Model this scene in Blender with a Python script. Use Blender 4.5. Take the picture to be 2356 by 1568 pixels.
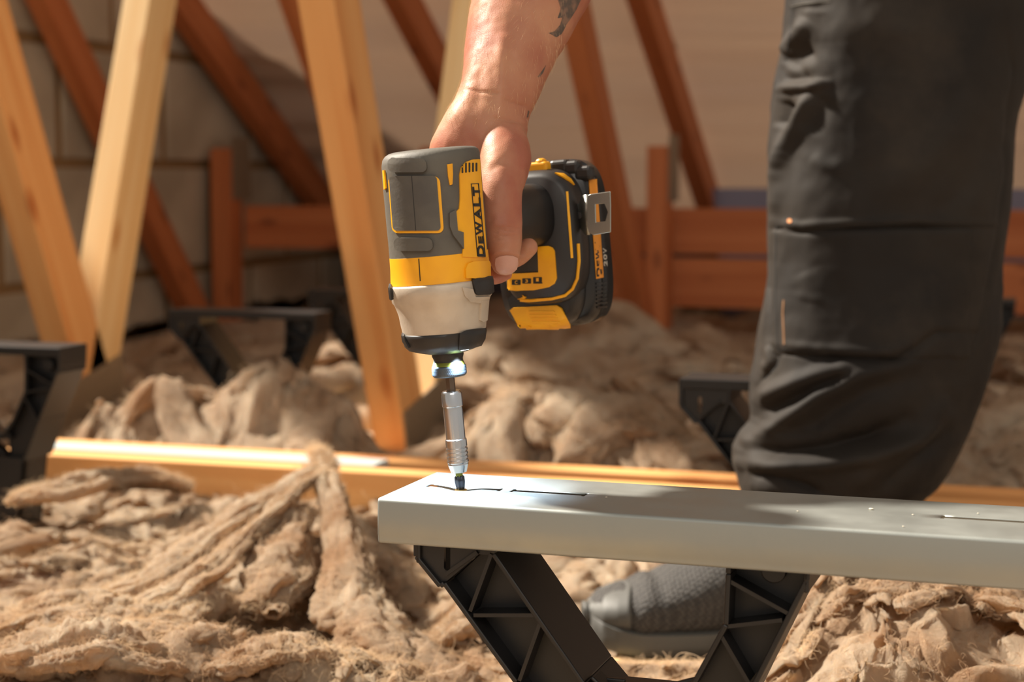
import bpy, bmesh, math, random
import numpy as np
from mathutils import Vector, Matrix
from mathutils.bvhtree import BVHTree

# ------------------------------------------------------------------ reset
for o in list(bpy.data.objects): bpy.data.objects.remove(o)
SC = bpy.context.scene
C = SC.collection
random.seed(5); rng = np.random.default_rng(5)

# ------------------------------------------------------------------ camera
F = 4000.0; ZC = 0.40; YAW = math.radians(17.5); PITCH = math.atan(384/4000)
cam_d = bpy.data.cameras.new('camera'); cam = bpy.data.objects.new('camera', cam_d); C.objects.link(cam)
cam.location = (0, 0, ZC); cam.rotation_euler = (math.pi/2-PITCH, 0, YAW)
cam_d.sensor_width = 36; cam_d.lens = F*36/2356; cam_d.clip_start = 0.05; cam_d.clip_end = 60
cam_d.dof.use_dof = True; cam_d.dof.focus_distance = 1.04; cam_d.dof.aperture_fstop = 7.4; cam_d.dof.aperture_blades = 7
SC.camera = cam
# ------------------------------------------------------------------ world, sun, exposure
def srgb(r, g=None, b=None):
    if g is None: r, g, b = r
    f = lambda c: (c/255/12.92) if c/255 <= .04045 else ((c/255+.055)/1.055)**2.4
    return (f(r), f(g), f(b), 1)
SUN_AZ = math.radians(-62)     # azimuth of the sun relative to the camera's forward
SUN_EL = math.radians(44)
w = bpy.data.worlds.new('world'); SC.world = w; w.use_nodes = True
bgn = w.node_tree.nodes['Background']; bgn.inputs[0].default_value = (1.0, .91, .80, 1); bgn.inputs[1].default_value = .47
sun_d = bpy.data.lights.new('sun', 'SUN'); sun = bpy.data.objects.new('sun', sun_d); C.objects.link(sun)
sun_d.energy = 12; sun_d.angle = math.radians(4); sun_d.color = (1, .90, .77)
_az = SUN_AZ - YAW   # to world azimuth from +Y (clockwise positive)
_sd = Vector((math.sin(_az)*math.cos(SUN_EL), math.cos(_az)*math.cos(SUN_EL), math.sin(SUN_EL)))
sun.location = _sd*5; sun.rotation_euler = _sd.to_track_quat('Z', 'Y').to_euler()
# added fill lamp behind and above the camera, brightens the back of the loft
fill_d = bpy.data.lights.new('fill_light', 'AREA'); fill = bpy.data.objects.new('fill_light', fill_d); C.objects.link(fill)
fill_d.shape = 'RECTANGLE'; fill_d.size = 2.4; fill_d.size_y = 1.6; fill_d.energy = 40; fill_d.color = (1, .92, .82)
fill.location = (.9, -1.9, 2.3); fill.rotation_euler = (Vector((.9, -1.9, 2.3))-Vector((-.7, 3.6, .2))).to_track_quat('Z', 'Y').to_euler()
vs = SC.view_settings; vs.view_transform = 'Standard'; vs.look = 'None'; vs.exposure = 0.0; vs.gamma = 1; vs.use_curve_mapping = False

# ------------------------------------------------------------------ camera maths (finding real positions)
FH = Vector((-math.sin(YAW), math.cos(YAW), 0)); RT = Vector((math.cos(YAW), math.sin(YAW), 0)); ZZ = Vector((0, 0, 1))
FW = FH*math.cos(PITCH)-ZZ*math.sin(PITCH); UP = FH*math.sin(PITCH)+ZZ*math.cos(PITCH)
CO = Vector((0, 0, ZC))
def ray(px, py): return FW+RT*((px-1178)/F)+UP*((784-py)/F)
def W(px, py, d): return CO+ray(px, py)*d
def PX(px, py, X): r = ray(px, py); return CO+r*(X/r.x)
def PY(px, py, Y): r = ray(px, py); return CO+r*(Y/r.y)
def PZ(px, py, Z): r = ray(px, py); return CO+r*((Z-ZC)/r.z)
def proj(p):
    v = Vector(p)-CO; d = v.dot(FW); return (1178+F*v.dot(RT)/d, 784-F*v.dot(UP)/d, d)
def CG(cx, cy, z): return RT*cx+FH*cy+ZZ*z        # camera-aligned ground coordinates (origin below the lens)
RTn = np.array(RT); FHn = np.array(FH); FWn = np.array(FW); UPn = np.array(UP)
def proj_np(P):
    v = P-np.array(CO); d = v@FWn; return 1178+F*(v@RTn)/d, 784-F*(v@UPn)/d, d

# ------------------------------------------------------------------ materials
def mat(name, col, rough=.6, metal=0, bump=None, var=None, sss=0, coat=0, spec=.5, aniso=0, emis=None, scale=(1, 1, 1), sheen=0):
    m = bpy.data.materials.new(name); m.use_nodes = True; nt = m.node_tree; N = nt.nodes; L = nt.links
    b = N['Principled BSDF']; b.inputs['Base Color'].default_value = col; b.inputs['Roughness'].default_value = rough
    b.inputs['Metallic'].default_value = metal; b.inputs['Specular IOR Level'].default_value = spec
    b.inputs['Coat Weight'].default_value = coat; b.inputs['Anisotropic'].default_value = aniso
    if sheen: b.inputs['Sheen Weight'].default_value = sheen; b.inputs['Sheen Roughness'].default_value = .5
    if sss:
        b.inputs['Subsurface Weight'].default_value = sss; b.inputs['Subsurface Radius'].default_value = (1, .35, .18); b.inputs['Subsurface Scale'].default_value = .006
    tc = N.new('ShaderNodeTexCoord'); mp = N.new('ShaderNodeMapping'); mp.inputs['Scale'].default_value = scale
    L.new(tc.outputs['Object'], mp.inputs[0])
    if var:      # (scale, colour2, detail, lo, hi)
        n = N.new('ShaderNodeTexNoise'); n.inputs['Scale'].default_value = var[0]; n.inputs['Detail'].default_value = var[2]
        L.new(mp.outputs[0], n.inputs['Vector']); r = N.new('ShaderNodeMapRange')
        r.inputs[1].default_value = var[3]; r.inputs[2].default_value = var[4]; L.new(n.outputs[0], r.inputs[0])
        mx = N.new('ShaderNodeMix'); mx.data_type = 'RGBA'; mx.inputs[6].default_value = col; mx.inputs[7].default_value = var[1]
        L.new(r.outputs[0], mx.inputs[0]); L.new(mx.outputs[2], b.inputs['Base Color'])
    if bump:     # (scale, strength, distance)
        n = N.new('ShaderNodeTexNoise'); n.inputs['Scale'].default_value = bump[0]; n.inputs['Detail'].default_value = 4
        L.new(mp.outputs[0], n.inputs['Vector']); bp = N.new('ShaderNodeBump'); bp.inputs['Strength'].default_value = bump[1]
        bp.inputs['Distance'].default_value = bump[2]; L.new(n.outputs[0], bp.inputs['Height']); L.new(bp.outputs[0], b.inputs['Normal'])
    if emis: b.inputs['Emission Color'].default_value = emis[0]; b.inputs['Emission Strength'].default_value = emis[1]
    return m
def wood(name, c1, c2, c3, seed=0):
    m = bpy.data.materials.new(name); m.use_nodes = True; nt = m.node_tree; N = nt.nodes; L = nt.links; b = N['Principled BSDF']
    b.inputs['Roughness'].default_value = .62; b.inputs['Specular IOR Level'].default_value = .3
    tc = N.new('ShaderNodeTexCoord'); mp = N.new('ShaderNodeMapping'); mp.inputs['Scale'].default_value = (28, 28, 1.1); mp.inputs['Location'].default_value = (seed, seed*2, seed*3)
    oi = N.new('ShaderNodeObjectInfo'); ad = N.new('ShaderNodeVectorMath'); ad.operation = 'ADD'
    sc_ = N.new('ShaderNodeVectorMath'); sc_.operation = 'SCALE'; sc_.inputs[3].default_value = 7; L.new(oi.outputs['Random'], sc_.inputs[0])
    L.new(tc.outputs['Object'], ad.inputs[0]); L.new(sc_.outputs[0], ad.inputs[1]); L.new(ad.outputs[0], mp.inputs[0])
    n = N.new('ShaderNodeTexNoise'); n.inputs['Scale'].default_value = 1.3; n.inputs['Detail'].default_value = 5; n.inputs['Distortion'].default_value = .5
    L.new(mp.outputs[0], n.inputs['Vector'])
    cr = N.new('ShaderNodeValToRGB'); e = cr.color_ramp.elements; e[0].position = .3; e[0].color = c2; e[1].position = .62; e[1].color = c1
    L.new(n.outputs[0], cr.inputs[0])
    v = N.new('ShaderNodeTexVoronoi'); v.inputs['Scale'].default_value = 1
    mp2 = N.new('ShaderNodeMapping'); mp2.inputs['Scale'].default_value = (14, 14, 5); L.new(ad.outputs[0], mp2.inputs[0]); L.new(mp2.outputs[0], v.inputs['Vector'])
    kr = N.new('ShaderNodeMapRange'); kr.inputs[1].default_value = .05; kr.inputs[2].default_value = .2; kr.inputs[3].default_value = .9; kr.inputs[4].default_value = 0
    L.new(v.outputs['Distance'], kr.inputs[0])
    mx = N.new('ShaderNodeMix'); mx.data_type = 'RGBA'; mx.inputs[7].default_value = c3; L.new(cr.outputs[0], mx.inputs[6]); L.new(kr.outputs[0], mx.inputs[0])
    L.new(mx.outputs[2], b.inputs['Base Color'])
    bp = N.new('ShaderNodeBump'); bp.inputs['Strength'].default_value = .25; bp.inputs['Distance'].default_value = .001; L.new(n.outputs[0], bp.inputs['Height']); L.new(bp.outputs[0], b.inputs['Normal'])
    return m
def add_trans(m, col, fac):
    N = m.node_tree.nodes; L = m.node_tree.links; tr = N.new('ShaderNodeBsdfTranslucent'); tr.inputs[0].default_value = col; ms = N.new('ShaderNodeMixShader'); ms.inputs[0].default_value = fac
    L.new(N['Principled BSDF'].outputs[0], ms.inputs[1]); L.new(tr.outputs[0], ms.inputs[2]); L.new(ms.outputs[0], N['Material Output'].inputs['Surface'])
M = {}
M['wood'] = wood('pine_wood', srgb(234, 180, 118), srgb(220, 154, 92), srgb(176, 100, 48))
M['wood_dark'] = wood('brown_wood', srgb(196, 120, 74), srgb(174, 98, 56), srgb(116, 62, 36))  # browner wood for rafters, posts, far webs and eaves boards
M['wood_pale'] = wood('pale_wood', srgb(240, 210, 158), srgb(230, 190, 130), srgb(200, 140, 80))  # paler pine, also paints sunlight onto the second web of each near truss
M['strip'] = mat('zinc_strip', srgb(176, 186, 186), .55, 0)
M['plate'] = mat('nail_plate', srgb(150, 135, 115), .55, .6, bump=(500, .4, .001))
M['felt'] = mat('roof_felt', srgb(196, 170, 140), .85, var=(1.0, srgb(172, 150, 138), 3, .35, .65), bump=(3, .5, .02), scale=(.7, 6, 6))
add_trans(M['felt'], srgb(214, 178, 150), .10)
M['felt_blue'] = mat('eaves_membrane', srgb(136, 134, 152), .8)
M['block'] = mat('concrete_block', srgb(196, 184, 162), .95, var=(3, srgb(170, 158, 138), 4, .4, .6), bump=(140, .5, .003))
M['mortar'] = mat('mortar', srgb(142, 112, 74), .95, bump=(200, .5, .002))
M['black_plastic'] = mat('black_plastic', srgb(21, 19, 19), .45, bump=(900, .06, .0004))
M['floor'] = mat('ceiling_board', srgb(150, 130, 110), .9)

# ------------------------------------------------------------------ mesh helpers
def tag(o, label=None, cat=None, group=None, kind=None):
    if label: o['label'] = label
    if cat: o['category'] = cat
    if group: o['group'] = group
    if kind: o['kind'] = kind
    return o
def empty(name, loc, label=None, cat=None, group=None, rot=None):
    o = bpy.data.objects.new(name, None); C.objects.link(o); o.location = loc; o.empty_display_size = .02
    if rot: o.rotation_euler = rot
    bpy.context.view_layer.update()
    return tag(o, label, cat, group)
def link(name, me, m=None, parent=None, smooth=False):
    o = bpy.data.objects.new(name, me); C.objects.link(o)
    if m:
        me.materials.clear()
        for x in (m if isinstance(m, (list, tuple)) else [m]): me.materials.append(x)
    if parent: o.parent = parent; o.matrix_parent_inverse = parent_inv(parent)
    if smooth: me.shade_smooth()
    return o
def parent_inv(p):
    mm = p.matrix_basis.copy(); q = p
    while q.parent: mm = q.parent.matrix_basis @ q.matrix_parent_inverse @ mm if False else (q.parent.matrix_basis @ q.matrix_parent_inverse @ mm); q = q.parent
    return mm.inverted()
def from_py(name, V, Fc, m=None, parent=None, smooth=False):
    me = bpy.data.meshes.new(name); me.from_pydata([tuple(v) for v in V], [], Fc); me.update(); return link(name, me, m, parent, smooth)
def from_bm(name, bm, m=None, parent=None, smooth=False):
    bmesh.ops.recalc_face_normals(bm, faces=bm.faces[:]); me = bpy.data.meshes.new(name); bm.to_mesh(me); bm.free(); return link(name, me, m, parent, smooth)
def bevel(o, wd, seg=2, ang=35):
    b = o.modifiers.new('bevel', 'BEVEL'); b.width = wd; b.segments = seg; b.limit_method = 'ANGLE'; b.angle_limit = math.radians(ang); return o
def smooth_ang(o, deg=40):
    me = o.data; me.shade_smooth()
    bm = bmesh.new(); bm.from_mesh(me)
    for e in bm.edges:
        if len(e.link_faces) == 2 and e.calc_face_angle(0) > math.radians(deg): e.smooth = False
    bm.to_mesh(me); bm.free(); return o
def bbox(bm, c, s, R=None):
    r = bmesh.ops.create_cube(bm, size=1)['verts']
    for v in r:
        p = Vector((v.co.x*s[0], v.co.y*s[1], v.co.z*s[2]))
        if R: p = R @ p
        v.co = p+Vector(c)
    return r
def box_obj(name, lo, hi, m, parent=None, bev=0):
    """box with its origin at its own centre; long axis texture runs along local Z"""
    lo = Vector(lo); hi = Vector(hi); c = (lo+hi)/2; s = hi-lo
    bm = bmesh.new(); ax = max(range(3), key=lambda i: s[i])
    R = Matrix.Identity(3)
    if ax == 0: R = Matrix(((0, 0, 1), (0, 1, 0), (-1, 0, 0))); ls = (s[2], s[1], s[0])
    elif ax == 1: R = Matrix(((1, 0, 0), (0, 0, 1), (0, -1, 0))); ls = (s[0], s[2], s[1])
    else: ls = tuple(s)
    bbox(bm, (0, 0, 0), ls)
    o = from_bm(name, bm, m)
    o.matrix_basis = Matrix.Translation(c) @ R.to_4x4()
    if parent: o.parent = parent; o.matrix_parent_inverse = parent_inv(parent)
    if bev: bevel(o, bev)
    return o
def timber(name, e0, e1, tx, depth, m, parent=None, ref=Vector((1, 0, 0)), back=None):
    """timber whose near right-hand edge runs e0-e1; goes tx to -ref and depth to 'back'"""
    ax = (e1-e0).normalized(); b = ref.cross(ax).normalized()
    if back is None: back = FH
    if b.dot(back) < 0: b = -b
    L = (e1-e0).length; c = (e0+e1)/2-ref*(tx/2)+b*(depth/2)
    bm = bmesh.new(); bbox(bm, (0, 0, 0), (tx, depth, L)); o = from_bm(name, bm, m)
    R = Matrix((ref, ax.cross(ref), ax)).transposed()
    o.matrix_basis = Matrix.Translation(c) @ R.to_4x4()
    if parent: o.parent = parent; o.matrix_parent_inverse = parent_inv(parent)
    bevel(o, .0025); return o
def rings_mesh(name, rings, m, parent=None, cap=True, smooth=True, ang=None):
    n = len(rings[0]); V = [p for r in rings for p in r]; Fc = []
    for i in range(len(rings)-1):
        for j in range(n):
            k = (j+1) % n; Fc.append((i*n+j, i*n+k, (i+1)*n+k, (i+1)*n+j))
    if cap:
        a = len(V); V.append(sum((Vector(p) for p in rings[0]), Vector())/n); V.append(sum((Vector(p) for p in rings[-1]), Vector())/n); b = a+1; q = (len(rings)-1)*n
        for j in range(n):
            k = (j+1) % n; Fc.append((a, k, j)); Fc.append((b, q+j, q+k))
    bm = bmesh.new(); vs_ = [bm.verts.new(v) for v in V]
    for f in Fc: bm.faces.new([vs_[i] for i in f])
    o = from_bm(name, bm, m, parent, smooth)
    if ang: smooth_ang(o, ang)
    return o
def sell(n, a, b, e=2.0, ph=0):
    out = []
    for i in range(n):
        t = 2*math.pi*i/n+ph; c, s = math.cos(t), math.sin(t)
        out.append((a*math.copysign(abs(c)**(2/e), c), b*math.copysign(abs(s)**(2/e), s)))
    return out
def bvh_of(o):
    dg = bpy.context.evaluated_depsgraph_get(); ev = o.evaluated_get(dg); me = ev.to_mesh()
    mw = world_m(o); V = [mw @ v.co for v in me.vertices]; P = [tuple(p.vertices) for p in me.polygons]; ev.to_mesh_clear()
    return BVHTree.FromPolygons(V, P)
def world_m(o):
    mm = o.matrix_basis.copy(); q = o
    while q.parent: mm = q.parent.matrix_basis @ q.matrix_parent_inverse @ mm; q = q.parent
    return mm
def poly_fill(loops):
    """2-D outlines (first outer, rest holes) -> bmesh, flat"""
    cu = bpy.data.curves.new('t', 'CURVE'); cu.dimensions = '2D'; cu.fill_mode = 'BOTH'
    for lp in loops:
        s = cu.splines.new('POLY'); s.points.add(len(lp)-1)
        for i, p in enumerate(lp): s.points[i].co = (p[0], p[1], 0, 1)
        s.use_cyclic_u = True
    o = bpy.data.objects.new('t', cu); C.objects.link(o); dg = bpy.context.evaluated_depsgraph_get()
    me = bpy.data.meshes.new_from_object(o.evaluated_get(dg)); bpy.data.objects.remove(o)
    bm = bmesh.new(); bm.from_mesh(me); bpy.data.meshes.remove(me); return bm
def text_fill(txt, bold=.02, sx=1.0):
    cu = bpy.data.curves.new('t', 'FONT'); cu.body = txt; cu.offset = bold; cu.fill_mode = 'BOTH'; cu.align_x = 'LEFT'
    o = bpy.data.objects.new('t', cu); C.objects.link(o); dg = bpy.context.evaluated_depsgraph_get()
    me = bpy.data.meshes.new_from_object(o.evaluated_get(dg)); bpy.data.objects.remove(o)
    bm = bmesh.new(); bm.from_mesh(me); bpy.data.meshes.remove(me)
    xs = [v.co.x for v in bm.verts]; ys = [v.co.y for v in bm.verts]; x0, x1, y0, y1 = min(xs), max(xs), min(ys), max(ys)
    for v in bm.verts: v.co.x = (v.co.x-x0)/(x1-x0); v.co.y = (v.co.y-y0)/(y1-y0); v.co.z = 0
    return bm
def rrect(x0, y0, x1, y1, r, n=5, sk=0):
    """rounded rectangle outline, sk = x shift per unit y (lean)"""
    out = []
    for cx, cy, a0 in ((x1-r, y0+r, -90), (x1-r, y1-r, 0), (x0+r, y1-r, 90), (x0+r, y0+r, 180)):
        for i in range(n+1):
            a = math.radians(a0+90*i/n); X = cx+r*math.cos(a); Y = cy+r*math.sin(a); out.append((X+sk*(Y-(y0+y1)/2), Y))
    return out
def stick(name, src, bvh, m, parent=None, t=.0006, step=8, sink=.0006, bev=0, smooth=False):
    """lay a flat outline (photo coordinates) onto a real surface as a thin solid piece"""
    bm = src if isinstance(src, bmesh.types.BMesh) else poly_fill(src if isinstance(src[0][0], (tuple, list)) else [src])
    xs = [v.co.x for v in bm.verts]; ys = [v.co.y for v in bm.verts]
    for k in np.arange(min(xs)+step, max(xs), step): bmesh.ops.bisect_plane(bm, geom=bm.verts[:]+bm.edges[:]+bm.faces[:], plane_co=(k, 0, 0), plane_no=(1, 0, 0))
    for k in np.arange(min(ys)+step, max(ys), step): bmesh.ops.bisect_plane(bm, geom=bm.verts[:]+bm.edges[:]+bm.faces[:], plane_co=(0, k, 0), plane_no=(0, 1, 0))
    bm.verts.ensure_lookup_table(); bm.verts.index_update()
    top = []; bot = []
    for v in bm.verts:
        r = ray(v.co.x, v.co.y).normalized(); h, nrm, fi, dd = bvh.ray_cast(CO, r)
        if h is None:
            p = CO+r*(1.1); h, nrm, fi, dd = bvh.find_nearest(CO+r*(bvh_d(bvh, r)))
        if nrm.dot(r) > 0: nrm = -nrm
        acc = nrm.copy()
        for ox, oy in ((5, 0), (-5, 0), (0, 5), (0, -5), (10, 0), (-10, 0)):
            h2, n2, f2, d2 = bvh.ray_cast(CO, ray(v.co.x+ox, v.co.y+oy).normalized())
            if h2 is not None and (h2-h).length < .008:
                if n2.dot(r) > 0: n2 = -n2
                acc += n2
        nrm = acc.normalized()
        top.append(h+nrm*t); bot.append(h-nrm*sink)
    n = len(top); V = top+bot; Fc = []
    for f in bm.faces:
        ids = [v.index for v in f.verts]; Fc.append(ids); Fc.append([i+n for i in reversed(ids)])
    for e in bm.edges:
        if len(e.link_faces) == 1: a, b = e.verts[0].index, e.verts[1].index; Fc.append((a, b, b+n, a+n))
    bm.free(); bm2 = bmesh.new(); vv = [bm2.verts.new(p) for p in V]
    for f in Fc:
        try: bm2.faces.new([vv[i] for i in f])
        except ValueError: pass
    bmesh.ops.remove_doubles(bm2, verts=bm2.verts[:], dist=1e-6)
    o = from_bm(name, bm2, m, parent, smooth); smooth_ang(o, 38)
    if bev: bevel(o, bev, 2, 50)
    return o
def bvh_d(bvh, r):
    h, n_, i, d = bvh.find_nearest(CO+r*1.05); return (h-CO).dot(r)
# ---- numpy noise
def _h(ix, iy, iz, s):
    n = (ix*374761393+iy*668265263+iz*2147483647+s*1274126177) & 0xffffffff
    n = ((n ^ (n >> 13))*1274126177) & 0xffffffff; n = ((n ^ (n >> 16))*2246822519) & 0xffffffff
    return ((n ^ (n >> 15)) & 0xffffff)/float(0xffffff)*2-1
def noise(x, y, z=0.0, s=0):
    x = np.asarray(x, float); y = np.asarray(y, float); z = np.zeros_like(x)+z
    xi = np.floor(x).astype(np.int64); yi = np.floor(y).astype(np.int64); zi = np.floor(z).astype(np.int64)
    fx = x-xi; fy = y-yi; fz = z-zi; q = lambda t: t*t*t*(t*(t*6-15)+10); u, v, k = q(fx), q(fy), q(fz); r = 0
    for a in (0, 1):
        for b in (0, 1):
            if np.all(z == z.flat[0]) and z.flat[0] == 0:
                r = r+_h(xi+a, yi+b, zi, s)*(u if a else 1-u)*(v if b else 1-v)
            else:
                for c in (0, 1): r = r+_h(xi+a, yi+b, zi+c, s)*(u if a else 1-u)*(v if b else 1-v)*(k if c else 1-k)
    return r
def fbm(x, y, z=0.0, o=4, s=0, g=.5):
    r = 0; a = 1; f = 1
    for i in range(o): r = r+a*noise(x*f, y*f, (z*f if not np.isscalar(z) or z else 0.0), s+i*17); a *= g; f *= 2.03
    return r
def seg_dist(px, py, pts):
    """distance to a polyline and the parameter along it"""
    best = np.full(px.shape, 1e9); par = np.zeros(px.shape); tot = len(pts)-1
    for i in range(tot):
        ax, ay = pts[i]; bx, by = pts[i+1]; dx, dy = bx-ax, by-ay
        t = np.clip(((px-ax)*dx+(py-ay)*dy)/(dx*dx+dy*dy+1e-12), 0, 1); d = np.hypot(px-ax-t*dx, py-ay-t*dy)
        mk = d < best; best = np.where(mk, d, best); par = np.where(mk, (i+t)/tot, par)
    return best, par

# ================================================================== STRUCTURE
XT = [-2.17, -1.56, -0.95]          # truss planes (near right-hand faces)
GX = -2.25                          # inner face of the gable wall
RSL = -0.596                        # roof slope dz/dy
def roof_z(y): return .82+RSL*(y-4.10)
# ceiling boards under everything
floor = box_obj('floor', (-2.6, -.8, -.17), (2.2, 5.6, -.13), M['floor']); floor['kind'] = 'structure'
# gable wall: mortar core and single blocks standing proud of it
CH = .2834; ZJ = .4254; BL = .50
core = box_obj('wall_left', (GX-.12, -.2, -.13), (GX-.006, 5.5, ZJ+CH*1.62), M['mortar']); core['kind'] = 'structure'
j0 = PX(137, 240, GX).y
bmesh_cache = {}
for ci in range(-2, 2):
    z0 = ZJ+CH*ci; z1 = z0+CH-.012
    if ci == 1: z1 = z0+CH*.62
    off = 0 if ci % 2 == 0 else BL/2
    for k in range(-8, 6):
        y0 = j0+off+k*BL
        if y0 > 5.2 or y0 < -.2: continue
        y1 = min(y0+BL-.016, 5.4)
        b = box_obj('block', (GX-.1, y0+.016, max(z0+.012, -.13)), (GX+random.uniform(-.001, .003), y1, z1), M['block'], core, .004)
# far wall at the eaves, coloured dark to stand for the shadowed void
wb = box_obj('wall_back', (GX, 5.28, -.13), (2.2, 5.34, .3), mat('eaves_board', srgb(74, 66, 70), .9)); wb['kind'] = 'structure'
# roof felt between the rafters, sagging in long horizontal folds
nx, ny = 150, 260; V = []
for j in range(ny+1):
    y = 2.2+(5.42-2.2)*j/ny
    for i in range(nx+1):
        x = GX-.05+4.4*i/nx
        xx = (x-XT[0]) % .61/.61; sag = .012*math.sin(math.pi*xx)
        z = roof_z(y)+.100-sag+.019*math.sin(y*17+.8*math.sin(x*.9))+.009*math.sin(y*41+1.3*math.sin(x*1.3)+2)
        V.append((x, y, z))
Fc = [(j*(nx+1)+i, j*(nx+1)+i+1, (j+1)*(nx+1)+i+1, (j+1)*(nx+1)+i) for j in range(ny) for i in range(nx)]
roof = from_py('ceiling', V, Fc, M['felt'], smooth=True); roof['kind'] = 'structure'
# pale eaves membrane tucked behind the boards
bm = bmesh.new(); pts = []
for i in range(61):
    x = -.95+1.6*i/60
    pts.append((bm.verts.new((x, 4.93+.012*math.sin(x*22), .36)), bm.verts.new((x, 5.05+.015*math.sin(x*15+1), .10)), bm.verts.new((x, 5.08+.02*math.sin(x*19), -.13))))
for i in range(60):
    for k in (0, 1): bm.faces.new((pts[i][k], pts[i+1][k], pts[i+1][k+1], pts[i][k+1]))
em = from_bm('trim_1', bm, M['felt_blue'], smooth=True); em['kind'] = 'structure'; em.modifiers.new('s', 'SOLIDIFY').thickness = .003

# ---- roof trusses
def truss(X, near, label, grp):
    t = empty('roof_truss', (X, 2.5, -.03), label, 'truss', grp)
    c = box_obj('bottom_chord', (X-.055, -.6, -.127), (X, 5.2, -.03), M['wood'], t, .002)
    def dY(p, q): return Vector((X, p, q))
    # rafter, post and far web (the three trusses share one profile)
    n = Vector((0, .512, .859))
    timber('rafter', dY(3.0, roof_z(3.0)-.03), dY(5.15, roof_z(5.15)-.03), .05, .095, M['wood_dark'], t, back=ZZ)
    timber('post', dY(4.30, -.03), dY(4.30, .47), .05, .09, M['wood_dark'], t)
    timber('web', dY(3.36, .86), dY(4.14, -.02), .05, .08, M['wood_dark'], t)
    box_obj('nail_plate', (X-.0, 4.33, .33), (X+.003, 4.44, .50), M['plate'], t)
    if near:
        (a0, a1, ma), (b0, b1, mb) = near
        for (p, q, m_) in ((a0, a1, ma), (b0, b1, mb)):
            e0 = PX(*p, X); e1 = PX(*q, X); d = (e1-e0).normalized(); e1b = e0+d*((e1.z+.05-e0.z)/d.z if False else (e0.z+.03)/abs(d.z)); e0b = e0-d*.5
            timber('web', e0b, e1b, .054, .092, m_, t)
        nd = PX(*near_node[X], X)
        # toothed steel plate over the joint
        bm = bmesh.new(); bbox(bm, (X+.0015, nd.y, nd.z), (.003, .22, .15), Matrix.Rotation(math.radians(12), 3, 'X'))
        for a in range(6):
            for b in range(9):
                bbox(bm, Vector((X+.0035, nd.y, nd.z))+Matrix.Rotation(math.radians(12), 3, 'X') @ Vector((0, (b-4)*.022, (a-2.5)*.022)), (.002, .008, .003))
        from_bm('nail_plate', bm, M['plate'], t)
    return t
near_node = {XT[1]: (215, 955), XT[2]: (990, 1000)}
truss(XT[0], None, 'brown roof truss close against the block gable wall, with sloping rafter and short post', 'roof trusses')
truss(XT[1], (((0, 235), (185, 880), M['wood']), ((345, 0), (222, 750), M['wood_pale'])), 'orange pine truss at the left whose webs meet in a V at a nail plate', 'roof trusses')
truss(XT[2], (((767, 0), (940, 1050), M['wood']), ((1108, 0), (1004, 850), M['wood_pale'])), 'orange pine truss behind the driver, its thick web running down to the fluffy wool', 'roof trusses')
# chord the man stands on
ch = empty('ceiling_joist', (-.34, 2, -.03), 'pale pine joist under the toe of the grey shoe, mostly buried in wool', 'joist')
box_obj('joist_board', (-.372, -.6, -.127), (-.317, 5.2, -.03), M['wood_pale'], ch, .002)
# ledger boards along the eaves
lb = box_obj('eaves_board', (XT[0]+.002, 4.40, .196), (1.4, 4.445, .312), M['wood_dark'], bev=.003)
tag(lb, 'upper reddish-brown board running level across the back of the loft behind the posts', 'board', 'boards at the eaves')
lb2 = box_obj('eaves_board', (XT[2]-.35, 4.40, .058), (1.4, 4.445, .184), M['wood_dark'], bev=.003)
tag(lb2, 'lower reddish-brown board directly beneath the other one, right of the hand', 'board', 'boards at the eaves')
# long binder over the chords, with a zinc strip between its two battens
bd = empty('binder', (-.9, 2.05, 0), 'long pale timber with a grey zinc strip, lying level through the wool', 'timber')
box_obj('batten', (-1.35, 1.935, -.03), (1.2, 1.971, .04), M['wood'], bd, .002)
box_obj('zinc_strip', (-1.31, 1.971, -.02), (-.80, 2.021, .0425), M['strip'], bd, .001)
box_obj('batten', (-1.35, 2.021, -.03), (1.2, 2.061, .04), M['wood'], bd, .002)

# ---- black plastic raised-floor supports
def L2(px, py): p = PY(px, py, .93); return (p.x+.352, p.z+.03)
def prism(bm, pts, y0, y1):
    f = [bm.verts.new((x, y0, z)) for x, z in pts]; b = [bm.verts.new((x, y1, z)) for x, z in pts]; n = len(pts)
    bm.faces.new(f); bm.faces.new(b[::-1])
    for i in range(n): bm.faces.new((f[i], b[i], b[(i+1) % n], f[(i+1) % n]))
def strip2(bm, a, b, wd, y0, y1):
    a = Vector((a[0], a[1])); b = Vector((b[0], b[1])); d = (b-a).normalized(); n = Vector((-d.y, d.x))*wd/2
    prism(bm, [tuple(a+n), tuple(b+n), tuple(b-n), tuple(a-n)], y0, y1)
D = .058
lo_l = [(0, .235), (0, .209), (.0150, .1925), (.0175, .1945), (.0615, .140), (.092, .104)]   # outer line of the left leg
li_l = [(.0475, .214), (.1015, .143)]
ro = [(.228, .235), (.2268, .212), (.1992, .152), (.178, .104)]
ri = [(.184, .2125), (.183, .184), (.1652, .149)]
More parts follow.
